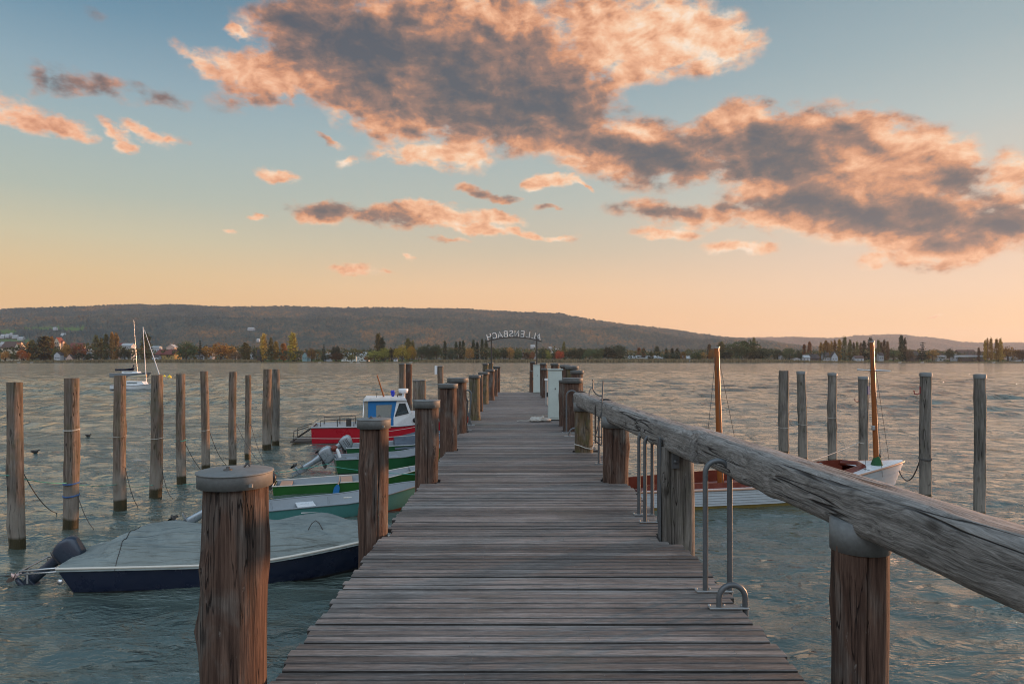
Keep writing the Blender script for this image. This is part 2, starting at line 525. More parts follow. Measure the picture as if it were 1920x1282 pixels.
# ================================================================ materials
def mat(name):
    m = bpy.data.materials.new(name)
    m.use_nodes = True
    nt = m.node_tree
    b = nt.nodes['Principled BSDF']
    return m, nt, b


def setb(nt, b, col=None, rough=None, metal=None, bump=None, bd=0.01, bs=1.0, spec=None):
    def put(k, v):
        if isinstance(v, bpy.types.NodeSocket):
            nt.links.new(v, b.inputs[k])
        else:
            b.inputs[k].default_value = (*v[:3], 1) if hasattr(v, '__len__') else v
    if col is not None:
        put('Base Color', col)
    if rough is not None:
        put('Roughness', rough)
    if metal is not None:
        put('Metallic', metal)
    if spec is not None:
        put('Specular IOR Level', spec)
    if bump is not None:
        n = nd(nt, 'ShaderNodeBump', {'Height': bump, 'Distance': bd, 'Strength': bs})
        nt.links.new(n.outputs[0], b.inputs['Normal'])


def objco(nt, rand=True, off=37.0):
    c = nd(nt, 'ShaderNodeTexCoord').outputs['Object']
    if rand:
        r = nd(nt, 'ShaderNodeObjectInfo').outputs['Random']
        o = nd(nt, 'ShaderNodeCombineXYZ', {0: ma(nt, 'MULTIPLY', r, off), 1: ma(nt, 'MULTIPLY', r, off * 0.7), 2: ma(nt, 'MULTIPLY', r, off * 1.7)}).outputs[0]
        c = vadd(nt, c, o)
    return c


def simple(name, col, rough=0.5, metal=0.0, var=0.12, scale=6.0, bumpd=0.0):
    """a paint, plastic or metal with mild dirt and wear"""
    m, nt, b = mat(name)
    c = objco(nt)
    n = noise(nt, c, scale, 5, 0.65)
    n2 = noise(nt, c, scale * 6, 3, 0.6)
    k = ma(nt, 'MULTIPLY_ADD', ma(nt, 'ADD', n, ma(nt, 'MULTIPLY', n2, 0.5)), var * 2.4, 1 - var * 1.8)
    cc = mixc(nt, 1.0, (*col[:3], 1), nd(nt, 'ShaderNodeCombineXYZ', {0: k, 1: k, 2: k}).outputs[0], 'MULTIPLY')
    setb(nt, b, cc, mrange(nt, n, 0.3, 0.7, max(rough - 0.1, 0.03), min(rough + 0.12, 1)), metal,
         n2 if bumpd else None, bumpd or 0.01)
    return m


def wood_pile(name, c_dark, c_mid, c_light, band=True, grey=0.25, moss=0.0, wet=True):
    """round pole: long vertical fibres, checks, stains; object space, z is the height above the deck"""
    m, nt, b = mat(name)
    c0 = nd(nt, 'ShaderNodeTexCoord').outputs['Object']
    c = objco(nt)
    fib = noise(nt, vmul(nt, c, (34, 34, 1.6)), 1.0, 6, 0.65, 0.3)
    fine = noise(nt, vmul(nt, c, (150, 150, 5)), 1.0, 4, 0.6)
    patch = noise(nt, vmul(nt, c, (4, 4, 1.6)), 1.0, 5, 0.6, 0.5)
    k = ma(nt, 'MULTIPLY_ADD', fine, 0.45, ma(nt, 'MULTIPLY', fib, 0.75))
    col = ramp(nt, k, [(0.38, c_dark), (0.55, c_mid), (0.76, c_light)])
    greyc = ramp(nt, k, [(0.4, (0.05, 0.045, 0.04)), (0.6, (0.13, 0.12, 0.105)), (0.8, (0.24, 0.225, 0.20))])
    col = mixc(nt, mrange(nt, patch, 0.60 - grey * 0.5, 0.82 - grey * 0.5), col, greyc)
    stain = noise(nt, vmul(nt, c, (9, 9, 0.7)), 1.0, 4, 0.6, 0.8)
    col = mixc(nt, mrange(nt, stain, 0.52, 0.72, 0, 0.75), col, (c_dark[0] * .5, c_dark[1] * .5, c_dark[2] * .5, 1))
    ck = noise(nt, vmul(nt, c, (11, 11, 0.55)), 1.0, 3, 0.5, 0.3)
    check = ma(nt, 'MULTIPLY', mrange(nt, ma(nt, 'ABSOLUTE', ma(nt, 'SUBTRACT', ck, 0.5)), 0.0075, 0.002), mrange(nt, patch, 0.42, 0.52))
    col = mixc(nt, ma(nt, 'MULTIPLY', check, 0.85), col, (0.008, 0.006, 0.005, 1))
    kn = nd(nt, 'ShaderNodeTexVoronoi', {'Vector': vmul(nt, c, (3.2, 3.2, 1.5)), 'Scale': 1.0}).outputs[0]
    col = mixc(nt, mrange(nt, kn, 0.12, 0.05, 0, 0.8), col, (c_dark[0] * .4, c_dark[1] * .4, c_dark[2] * .4, 1))
    drop = mrange(nt, noise(nt, vmul(nt, c, (16, 16, 7)), 1.0, 4, 0.65), 0.66, 0.74, 0, 0.55)
    col = mixc(nt, drop, col, (0.30, 0.28, 0.25, 1))
    z = nd(nt, 'ShaderNodeSeparateXYZ', {0: c0}).outputs[2]
    if moss:
        mf = ma(nt, 'MULTIPLY', mrange(nt, noise(nt, c, 5, 5, 0.65), 0.46, 0.64), moss)
        col = mixc(nt, mf, col, (0.085, 0.085, 0.03, 1))
    if band:
        wob = ma(nt, 'MULTIPLY_ADD', noise(nt, vmul(nt, c, (5, 5, 1)), 1.0, 3), 0.12, -0.06)
        zz = ma(nt, 'ADD', z, wob)
        pale = ma(nt, 'MULTIPLY', mrange(nt, zz, WATER + 0.95, WATER + 0.55, 0, 0.8, True), mrange(nt, noise(nt, vmul(nt, c, (14, 14, 3)), 1.0, 4), 0.3, 0.6, 0.45, 1))
        col = mixc(nt, pale, col, (0.25, 0.225, 0.19, 1))
        wetf = mrange(nt, zz, WATER + 0.20, WATER + 0.15)
        col = mixc(nt, wetf, col, (0.042, 0.036, 0.018, 1))
        rough = mrange(nt, wetf, 0, 1, 0.85, 0.35)
    else:
        rough = 0.82
    setb(nt, b, col, rough, 0.0, ma(nt, 'SUBTRACT', ma(nt, 'MULTIPLY_ADD', fine, 0.4, fib), ma(nt, 'MULTIPLY', check, 1.5)), 0.014, 1.0, 0.3)
    return m


M = {}
M['pile'] = wood_pile('larch_pile_wood', (0.026, 0.0145, 0.0105), (0.068, 0.038, 0.0265), (0.150, 0.093, 0.067), grey=0.22)
M['pile_moss'] = wood_pile('mossy_pile_wood', (0.042, 0.030, 0.016), (0.105, 0.072, 0.04), (0.21, 0.16, 0.105), grey=0.25, moss=0.75)
M['pole'] = wood_pile('mooring_pole_wood', (0.066, 0.047, 0.033), (0.14, 0.102, 0.077), (0.25, 0.195, 0.155), grey=0.25, moss=0.3)
M['pole_grey'] = wood_pile('grey_pole_wood', (0.085, 0.073, 0.06), (0.17, 0.15, 0.128), (0.28, 0.255, 0.225), grey=0.5, moss=0.2)
M['galv'] = simple('galvanised_steel', (0.30, 0.315, 0.31), 0.5, 0.65, 0.22, 9.0)
M['galv_cap'] = simple('weathered_zinc_cap', (0.15, 0.158, 0.154), 0.6, 0.05, 0.42, 9.0)
M['galv_tube'] = simple('galvanised_tube', (0.105, 0.115, 0.12), 0.45, 0.35, 0.2, 10.0)
M['iron'] = simple('dark_iron', (0.075, 0.07, 0.065), 0.55, 0.6, 0.2, 12.0)
M['steel'] = simple('bright_steel', (0.55, 0.56, 0.56), 0.3, 0.9, 0.1, 12.0)
M['cabinet'] = simple('pale_green_grey_enamel', (0.43, 0.49, 0.45), 0.5, 0.0, 0.10, 4.0)
M['white'] = simple('white_gelcoat', (0.66, 0.68, 0.68), 0.3, 0.0, 0.08, 3.0)
M['offwhite'] = simple('off_white_paint', (0.55, 0.52, 0.45), 0.5, 0.0, 0.12, 3.0)
M['black'] = simple('black_rubber', (0.02, 0.02, 0.022), 0.6, 0.0, 0.2, 8.0)
M['rope_pale'] = simple('pale_rope', (0.45, 0.43, 0.38), 0.9, 0.0, 0.2, 30.0)
M['rope_dark'] = simple('dark_rope', (0.075, 0.07, 0.065), 0.9, 0.0, 0.2, 30.0)
M['rope_green'] = simple('green_cord', (0.07, 0.30, 0.24), 0.8, 0.0, 0.2, 30.0)
M['rope_blue'] = simple('blue_cord', (0.05, 0.12, 0.28), 0.8, 0.0, 0.2, 30.0)


def deck_wood():
    m, nt, b = mat('weathered_deck_boards')
    c = nd(nt, 'ShaderNodeTexCoord').outputs['Object']
    t = nd(nt, 'ShaderNodeAttribute', attribute_name='tone').outputs['Fac']
    shift = nd(nt, 'ShaderNodeCombineXYZ', {0: ma(nt, 'MULTIPLY', t, 91.0), 1: ma(nt, 'MULTIPLY', t, 57.0), 2: 0.0}).outputs[0]
    cc = vadd(nt, c, shift)
    grain = noise(nt, vmul(nt, cc, (1.6, 60, 20)), 1.0, 7, 0.68, 0.9)
    fine = noise(nt, vmul(nt, cc, (7, 260, 60)), 1.0, 4, 0.6)
    midn = noise(nt, vmul(nt, cc, (14, 95, 30)), 1.0, 4, 0.7, 0.3)
    worn = noise(nt, vmul(nt, c, (1.1, 1.6, 1)), 1.0, 5, 0.62, 0.4)
    blotch = noise(nt, vmul(nt, cc, (2.2, 14, 4)), 1.0, 4, 0.6, 0.5)
    k = ma(nt, 'MULTIPLY_ADD', fine, 0.38, ma(nt, 'MULTIPLY', grain, 0.72))
    k = ma(nt, 'ADD', k, ma(nt, 'MULTIPLY_ADD', t, 0.22, -0.11))
    k = ma(nt, 'ADD', k, ma(nt, 'MULTIPLY_ADD', midn, 0.30, -0.15))
    k = ma(nt, 'ADD', k, ma(nt, 'MULTIPLY_ADD', worn, 0.22, -0.11))
    k = ma(nt, 'ADD', k, ma(nt, 'MULTIPLY_ADD', blotch, 0.16, -0.08))
    col = ramp(nt, k, [(0.34, (0.024, 0.021, 0.019)), (0.47, (0.078, 0.070, 0.063)), (0.60, (0.158, 0.143, 0.130)), (0.76, (0.33, 0.302, 0.276))])
    # knots
    vo = nd(nt, 'ShaderNodeTexVoronoi', {'Vector': vmul(nt, cc, (2.3, 9, 1)), 'Scale': 1.0}).outputs[0]
    col = mixc(nt, mrange(nt, vo, 0.09, 0.03, 0, 0.7), col, (0.04, 0.03, 0.022, 1))
    # damp, dirty flanks between the boards, with the shade of the gaps painted in
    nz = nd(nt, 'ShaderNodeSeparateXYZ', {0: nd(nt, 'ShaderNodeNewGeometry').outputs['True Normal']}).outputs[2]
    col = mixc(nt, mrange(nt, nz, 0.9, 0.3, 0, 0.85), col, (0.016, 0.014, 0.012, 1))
    moss = ma(nt, 'MULTIPLY', mrange(nt, noise(nt, vmul(nt, c, (0.5, 0.35, 1)), 1.0, 4), 0.55, 0.7), 0.3)
    col = mixc(nt, moss, col, (0.115, 0.10, 0.06, 1))
    setb(nt, b, col, mrange(nt, worn, 0.35, 0.65, 0.46, 0.66), 0.0, ma(nt, 'MULTIPLY_ADD', fine, 0.5, grain), 0.006, 1.0, 0.6)
    return m


def log_wood():
    """grey bare handrail log: long swirling grain, dark drying cracks (x runs along the log)"""
    m, nt, b = mat('silver_grey_log')
    c = objco(nt)
    wav = noise(nt, vmul(nt, c, (1.6, 4, 4)), 1.0, 3, 0.5)
    c2 = vadd(nt, c, nd(nt, 'ShaderNodeCombineXYZ', {0: 0.0, 1: ma(nt, 'MULTIPLY_ADD', wav, 0.15, -0.075), 2: ma(nt, 'MULTIPLY_ADD', wav, -0.15, 0.075)}).outputs[0])
    g = noise(nt, vmul(nt, c2, (1.6, 42, 42)), 1.0, 7, 0.68, 0.35)
    f = noise(nt, vmul(nt, c2, (6, 190, 190)), 1.0, 4, 0.6)
    md = noise(nt, vmul(nt, c2, (7, 85, 85)), 1.0, 4, 0.7, 0.3)
    p = noise(nt, vmul(nt, c, (1.2, 5, 5)), 1.0, 5, 0.65, 0.6)
    k = ma(nt, 'ADD', ma(nt, 'MULTIPLY_ADD', f, 0.42, ma(nt, 'MULTIPLY', g, 0.68)), ma(nt, 'MULTIPLY_ADD', p, 0.30, -0.15))
    k = ma(nt, 'ADD', k, ma(nt, 'MULTIPLY_ADD', md, 0.36, -0.18))
    col = ramp(nt, k, [(0.36, (0.052, 0.048, 0.043)), (0.48, (0.155, 0.147, 0.134)), (0.62, (0.285, 0.272, 0.25)), (0.80, (0.46, 0.44, 0.41))])
    cr = noise(nt, vmul(nt, c, (0.38, 11, 11)), 1.0, 2, 0.4, 0.05)
    crack = mrange(nt, ma(nt, 'ABSOLUTE', ma(nt, 'SUBTRACT', cr, 0.5)), 0.016, 0.004)
    gate = mrange(nt, noise(nt, vmul(nt, c, (0.9, 4, 4)), 1.0, 2), 0.47, 0.56)
    crack = ma(nt, 'MULTIPLY', crack, gate)
    col = mixc(nt, ma(nt, 'MULTIPLY', crack, 0.9), col, (0.012, 0.010, 0.009, 1))
    kn = nd(nt, 'ShaderNodeTexVoronoi', {'Vector': vmul(nt, c2, (1.7, 3.2, 3.2)), 'Scale': 1.0}).outputs[0]
    col = mixc(nt, mrange(nt, kn, 0.13, 0.05, 0, 0.75), col, (0.04, 0.033, 0.027, 1))
    h = ma(nt, 'SUBTRACT', ma(nt, 'MULTIPLY_ADD', f, 0.4, g), ma(nt, 'MULTIPLY', crack, 1.6))
    setb(nt, b, col, 0.8, 0.0, h, 0.014, 1.0, 0.3)
    return m


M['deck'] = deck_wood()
M['log'] = log_wood()
M['beam'] = wood_pile('wet_beam_wood', (0.03, 0.026, 0.02), (0.07, 0.06, 0.048), (0.13, 0.115, 0.095), band=False, grey=0.4)


def water_mat():
    m, nt, b = mat('lake_water')
    c = nd(nt, 'ShaderNodeTexCoord').outputs['Object']
    dist = nd(nt, 'ShaderNodeVectorMath', {0: c}, operation='LENGTH').outputs[1]
    far = mrange(nt, dist, 14.0, 80.0, 0, 1, True)
    v1 = nd(nt, 'ShaderNodeMapping', {0: c, 'Rotation': (0, 0, R(14)), 'Scale': (0.8, 1.5, 1)}).outputs[0]
    n1 = noise(nt, v1, 1.6, 3, 0.55, 0.5)
    n2 = noise(nt, v1, 5.0, 4, 0.6, 0.6)
    n3 = noise(nt, v1, 17.0, 3, 0.55, 0.4)
    gust = noise(nt, vmul(nt, c, (0.010, 0.035, 1)), 1.0, 4, 0.6, 0.6)
    gk = mrange(nt, gust, 0.35, 0.65, 0.7, 1.25)
    h = ma(nt, 'ADD', ma(nt, 'MULTIPLY', n1, 0.24), ma(nt, 'MULTIPLY_ADD', n2, 0.40, ma(nt, 'MULTIPLY', n3, 0.085)))
    # most of the surface lies nearly flat; steep wavelet faces are scattered over it
    patchy = mrange(nt, noise(nt, v1, 0.9, 4, 0.6, 0.4), 0.42, 0.62, 0.35, 1.25, True)
    h = ma(nt, 'MULTIPLY', h, patchy)
    w1 = mrange(nt, noise(nt, vmul(nt, c, (0.9, 0.32, 1)), 1.0, 4, 0.62, 0.3), 0.50, 0.74, 0, 1, True)
    w2 = mrange(nt, noise(nt, vmul(nt, c, (0.30, 0.07, 1)), 1.0, 5, 0.68, 0.3), 0.50, 0.74, 0, 1, True)
    far2 = mrange(nt, dist, 45.0, 160.0, 0, 1, True)
    h = ma(nt, 'MULTIPLY', h, ma(nt, 'MULTIPLY_ADD', far, -0.45, 1.0))
    h = ma(nt, 'ADD', h, ma(nt, 'MULTIPLY', ma(nt, 'MULTIPLY', w1, far), 4.0))
    h = ma(nt, 'ADD', h, ma(nt, 'MULTIPLY', ma(nt, 'MULTIPLY', w2, far2), 19.0))
    h = ma(nt, 'MULTIPLY', h, gk)
    teal = mixc(nt, mrange(nt, gust, 0.3, 0.7), (0.070, 0.098, 0.086, 1), (0.088, 0.114, 0.098, 1))
    setb(nt, b, teal, ma(nt, 'MULTIPLY_ADD', far, 0.09, 0.03), 0.0, h, 0.16, 1.0)
    b.inputs['IOR'].default_value = 1.75
    return m


M['water'] = water_mat()


# ================================================================ the lake
def build_water():
    rng = np.random.default_rng(5)
    th_f = np.arange(-0.80, 0.80, 0.0028)
    th_b = np.linspace(0.80, 2 * math.pi - 0.80, 90)
    th = np.concatenate([th_f, th_b[:-1]])
    r = 1.2 * np.exp(np.linspace(0, math.log(1080 / 1.2), 700))
    T, RR = np.meshgrid(th, r)
    X = RR * np.sin(T)
    Y = RR * np.cos(T)
    dr = np.gradient(r)[:, None] * np.ones_like(T)
    dth = np.abs(np.gradient(th))[None, :] * RR
    cell = np.maximum(dr, np.minimum(dth, dr * 3))
    Z = np.zeros_like(X)
    DX = np.zeros_like(X)
    DY = np.zeros_like(X)
    wind = math.radians(-105)            # where the waves run to: towards the camera, a little to the left
    n = 95
    for i in range(n):
        lam = 0.13 * (1.9 / 0.13) ** ((i + rng.random()) / n)
        k = 2 * math.pi / lam
        d = wind + rng.normal(0, 0.50)
        kx, ky = k * math.cos(d), k * math.sin(d)
        amp = 0.026 / k * (1.0 if lam < 0.9 else (0.9 / lam) ** 1.2) * (0.6 + 0.8 * rng.random())
        ph = rng.random() * 6.283
        fade = np.clip((lam / (2.4 * cell)) - 1.0, 0, 1)
        a = amp * fade
        arg = kx * X + ky * Y + ph
        s, c = np.sin(arg), np.cos(arg)
        Z += a * s
        DX -= 0.85 * a * math.cos(d) * -c
        DY -= 0.85 * a * math.sin(d) * -c
    for i in range(46):                      # longer chop of the open lake, sheltered near the shore
        lam = 1.8 * (6.0 / 1.8) ** ((i + rng.random()) / 46)
        k = 2 * math.pi / lam
        d = wind + rng.normal(0, 0.38)
        kx, ky = k * math.cos(d), k * math.sin(d)
        a = 0.026 * lam / 6.283 * np.clip((RR - 12) / 60.0, 0.05, 1) * np.clip((lam / (2.2 * cell)) - 0.9, 0, 1)
        arg = kx * X + ky * Y + rng.random() * 6.283
        s, c = np.sin(arg), np.cos(arg)
        Z += a * (s + 0.25 * np.cos(2 * arg))
        DX += 0.8 * a * math.cos(d) * c
        DY += 0.8 * a * math.sin(d) * c
    # groups of higher and lower waves
    grp = 1.0 + 0.35 * np.sin(X * 0.55 + 0.3 * Y + 1.0) * np.sin(Y * 0.42 - 0.21 * X) + 0.2 * np.sin(X * 0.13 - Y * 0.19)
    Z *= grp
    near = np.clip((RR - 1.2) / 2.0, 0, 1)
    X2, Y2, Z2 = X + DX * near, Y + DY * near, Z * near
    nr, nt_ = X.shape
    co = np.stack([X2, Y2, Z2], -1).reshape(-1, 3).astype(np.float32)
    i = np.arange(nr - 1)[:, None]
    j = np.arange(nt_)[None, :]
    j2 = (j + 1) % nt_
    quads = np.stack([i * nt_ + j, i * nt_ + j2, (i + 1) * nt_ + j2, (i + 1) * nt_ + j], -1).reshape(-1, 4)
    # wind up so that the normals look up
    quads = quads[:, ::-1]
    me = bpy.data.meshes.new('lake_water')
    me.vertices.add(len(co))
    me.vertices.foreach_set('co', co.ravel())
    nq = len(quads)
    me.loops.add(nq * 4)
    me.loops.foreach_set('vertex_index', quads.ravel().astype(np.int32))
    me.polygons.add(nq)
    me.polygons.foreach_set('loop_start', (np.arange(nq) * 4).astype(np.int32))
    me.polygons.foreach_set('use_smooth', np.ones(nq, dtype=bool))
    me.materials.append(M['water'])
    me.update(calc_edges=True)
    me.validate()
    o = bpy.data.objects.new('water', me)
    COL.objects.link(o)
    o.location = (0, 0, WATER)
    tag(o, kind='structure')


build_water()
# lake bed, closes the water from below
MB().box((0, 5000, WATER - 6.2), (17000, 10300, 2)).build('lake_bed', M['beam'])['kind'] = 'structure'

# ================================================================ piles along the pier
DECK_L, DECK_R, DECK_END = -1.37, 1.64, 39.0
PILES = []                                   # (x, y, r) for the notches in the deck


def pole_mesh(r, z0, z1, seed, n=36, knots=4, taper=0.03, crack=None, lean=(0, 0), rows=30):
    """a natural round pole with knots and an open drying crack"""
    rnd = random.Random(seed)
    angs = [2 * math.pi * k / n for k in range(n)]
    if crack is not None:
        angs = [a for a in angs if abs((a - crack + math.pi) % (2 * math.pi) - math.pi) > 0.13]
        angs += [crack - 0.10, crack - 0.04, crack, crack + 0.04, crack + 0.10]
    angs = sorted(a % (2 * math.pi) for a in angs)
    kn = [(rnd.uniform(0, 6.283), rnd.uniform(z0 * 0.3, z1 * 0.92), rnd.uniform(0.05, 0.13), rnd.uniform(0.06, 0.11)) for _ in range(knots)]
    off = Vector((rnd.uniform(-50, 50), rnd.uniform(-50, 50), 0))
    rowsp = []
    zs = [z0 + (z1 - z0) * i / rows for i in range(rows + 1)]
    for z in zs:
        t = (z1 - z) / (z1 - z0)
        row = []
        cx = lean[0] * (z - z0) + 0.05 * r * math.sin(z * 2.1 + seed)
        cyy = lean[1] * (z - z0)
        cw = 0.05 * math.sin(z * 1.7 + seed)
        for a in angs:
            p = Vector((math.cos(a) * 1.1, math.sin(a) * 1.1, z * 1.1))
            rr = r * (1 + taper * t + 0.05 * mnoise.noise(p + off) + 0.03 * mnoise.noise(Vector((math.cos(a) * 3, math.sin(a) * 3, z * 0.7)) + off))
            for ka, kz, ks, kh in kn:
                da = (a - ka + math.pi) % (2 * math.pi) - math.pi
                q = (da * r / ks) ** 2 + ((z - kz) / (ks * 1.3)) ** 2
                if q < 6:
                    rr += r * kh * 1.7 * math.exp(-q)
            if crack is not None and abs((a - crack + math.pi) % (2 * math.pi) - math.pi) < 0.03:
                rr -= r * 0.30 * min(1, max(0.0, 1.2 - 1.0 * t))
            row.append(Vector((cx + rr * math.cos(a + cw * 0.0), cyy + rr * math.sin(a), z)))
        rowsp.append(row)
    mb = MB().grid(rowsp, 0, True, True)
    k = len(angs)
    mb.add(rowsp[-1], [tuple(range(k))], 0)
    return mb, (lean[0] * (z1 - z0), lean[1] * (z1 - z0))


def pile(name, label, cat, group, x, y, r, ztop, seed, material='pile', cap=True, crack=None, lean=(0, 0), bolt=True, knots=4, n=36, zbot=-2.6, capr=1.12, caph=0.30):
    root = empty(name, (x, y, 0), label, cat, group)
    mb, tip = pole_mesh(r, zbot, ztop - (0.012 if cap else 0), seed, n, knots, crack=crack, lean=lean)
    mb.build('post', M[material], root)
    if cap:
        rc = r * capr
        h = caph * r * 2
        c = MB().lathe([(rc * 0.97, ztop - h), (rc, ztop - h), (rc, ztop - 0.004)], 40, 0, (tip[0], tip[1], 0), cap0=False, cap1=False)
        c.box((tip[0] + rc * 0.72, tip[1] - rc * 0.72, ztop - h * 0.7), (0.018, 0.018, 0.018))
        c.build('cap_band', M['galv_cap'], root)
        lid = MB().lathe([(rc * 1.0, ztop - 0.004), (rc * 1.035, ztop), (rc * 1.03, ztop + 0.006), (rc * 0.98, ztop + 0.009), (rc * 0.4, ztop + 0.016), (0.0001, ztop + 0.02)], 40, 0, (tip[0], tip[1], 0))
        lo = lid.build('cap_lid', M['galv_cap'], root)
        if bolt:
            bl = MB().lathe([(0.024, ztop + 0.014), (0.024, ztop + 0.022), (0.010, ztop + 0.026), (0.010, ztop + 0.036), (0.0001, ztop + 0.038)], 12, 0, (tip[0] - 0.02, tip[1] - 0.05, 0))
            bl.build('bolt', M['iron'], lo)
            MB().tube([(tip[0] + 0.03, tip[1] + 0.05, ztop + 0.018), (tip[0] + 0.045, tip[1] + 0.06, ztop + 0.04), (tip[0] + 0.06, tip[1] + 0.06, ztop + 0.022)], 0.006, 6).build('hook', M['iron'], lo)
    PILES.append((x, y, r * 1.07))
    return root


G_L = 'capped piles along the left side of the pier'
G_R = 'capped piles along the right side of the pier'
# left row: px centre, width, cap-top py, distance y
LEFT = [
    (441, 122, 884, 3.85, 'pile', 2.2, 'large reddish brown pile with a long vertical crack, nearest on the left of the pier'),
    (701, 57, 786, 7.15, 'pile', 5.2, 'reddish pile standing before the red boat and the grey covered boat'),
    (800, 46, 751, 10.2, 'pile', 4.9, 'brown capped pile by the blue and white boat cabin, third along the left edge'),
    (840, 34, 720, 13.8, 'pile', None, 'brown capped pile with a flat cap, fourth along the left edge of the pier'),
    (858, 36, 709, 17.2, 'pile', None, 'wide brown capped pile just left of the grey double hoop ladder'),
    (890, 21, 704, 20.8, 'pile_moss', None, 'mossy capped pile right behind the grey double hoop ladder'),
    (901, 9, 703, 24.3, 'pile', None, 'thin pile half hidden behind the mossy capped pile'),
    (907, 19.5, 698, 28.6, 'pile_moss', None, 'green tinged capped pile in the middle of the far left row'),
    (919, 16.5, 693, 31.0, 'pile', None, 'pinkish brown capped pile two before the end of the left row'),
    (929, 8, 692, 34.8, 'pile', None, 'slender capped pile next to last in the left row'),
    (931.5, 13, 687, 39.6, 'pile', None, 'last capped pile of the left row at the pier end'),
]
for i, (px, w, pt, y, mt, ck, lab) in enumerate(LEFT):
    pile('pier_pile', lab, 'pile', G_L, xat(px, y), y, w / 2 / FPX * y * 0.94, zat(pt, y), 11 + i * 7, mt, True, ck if ck else None, bolt=(i < 4 or i == 5), n=44 if i < 3 else 26, caph=(0.22, 0.30, 0.30)[i] if i < 3 else 0.24, capr=1.16)
FARL = [(910.5, 10.5, 681.5, 42.5, 'short capped pile standing left of the left sign post'), (920, 9, 679.5, 44.0, 'capped pile directly behind the left sign post')]
for i, (px, w, pt, y, lab) in enumerate(FARL):
    pile('pier_pile', lab, 'pile', 'piles beyond the pier end', xat(px, y), y, w / 2 / FPX * y, zat(pt, y), 140 + i, 'pile_moss', n=20, bolt=False, knots=1)
RIGHT = [
    (1073.5, 34.5, 709, 17.4, 'pile', 'thick capped pile with a pale cap where the handrail ends'),
    (1057, 17, 713, 18.9, 'pile', 'capped pile squeezed between the large grey cabinet and the thick pile'),
    (1082, 23, 695, 19.6, 'pile', 'tall capped pile rising just behind the thick pile at the handrail end'),
    (1072, 23, 686.5, 20.9, 'pile_moss', 'tall mossy capped pile, right one of the overlapping pair'),
    (1061, 19.5, 684.5, 23.4, 'pile', 'tall capped pile, left one of the overlapping pair'),
    (1040.5, 15, 681.5, 30.0, 'pile', 'capped pile standing alone above the large grey cabinet'),
    (1019, 12.5, 681, 35.0, 'pile', 'capped pile peeping out between the two cabinets'),
    (1021, 12, 691, 33.2, 'pile', 'pale capped pile directly right of the small far cabinet'),
    (999.5, 10.5, 678, 40.6, 'pile', 'tall capped pile left of the right sign post'),
    (996.5, 7, 695, 39.4, 'pile', 'low capped pile at the left of the small far cabinet'),
]
for i, (px, w, pt, y, mt, lab) in enumerate(RIGHT):
    pile('pier_pile', lab, 'pile', G_R, xat(px, y), y, w / 2 / FPX * y, zat(pt, y), 211 + i * 5, mt, bolt=False, n=28 if i < 4 else 20, caph=0.26)

# ---------------------------------------------------------------- handrail and its posts
def rail_x(y):
    return 2.0 - 0.0477 * y


RAILP = [(3.62, 0.134, 'pile', 'reddish brown rail post with a dark knot and zinc collar, nearest the camera'),
         (6.95, 0.168, 'pole_grey', 'dark grey rail post with an iron bracket under the handrail joint'),
         (10.25, 0.19, 'pile', 'reddish rail post with a mossy right side under the handrail'),
         (13.55, 0.18, 'pile_moss', 'brown rail post beside the far end of the handrail')]
RAILZ = 1.16                                  # top of the handrail logs
for i, (y, r, mt, lab) in enumerate(RAILP):
    x = rail_x(y)
    if i == 1:
        x -= 0.02
    root = empty('rail_post', (x, y, 0), lab, 'post', 'posts under the handrail')
    mb, _ = pole_mesh(r, -2.6, 0.93, 301 + i * 9, 44, 4, crack=[4.5, 4.1, 4.3, None][i], rows=34)
    mb.build('post', M[mt], root)
    if i != 1:
        MB().lathe([(r * 1.07, 0.80), (r * 1.10, 0.80), (r * 1.10, 0.957), (r * 0.9, 0.96)], 40, 0, cap0=False).build('collar', M['galv_cap'], root)
    else:
        bk = MB()
        bk.box((-r - 0.012, 0.0, 0.42), (0.02, 0.09, 1.20), bev=0.004)
        bk.box((-r * 0.35, -r - 0.01, 0.84), (0.075, 0.02, 0.22), bev=0.004)
        bk.lathe([(0.022, 0), (0.022, 0.02), (0.0001, 0.026)], 10, 0, (-r * 0.35, -r - 0.02, 0.80), Matrix.Rotation(R(90), 3, 'X'))
        bk.build('bracket', M['galv_tube'], root)
    PILES.append((x, y, r * 1.05))


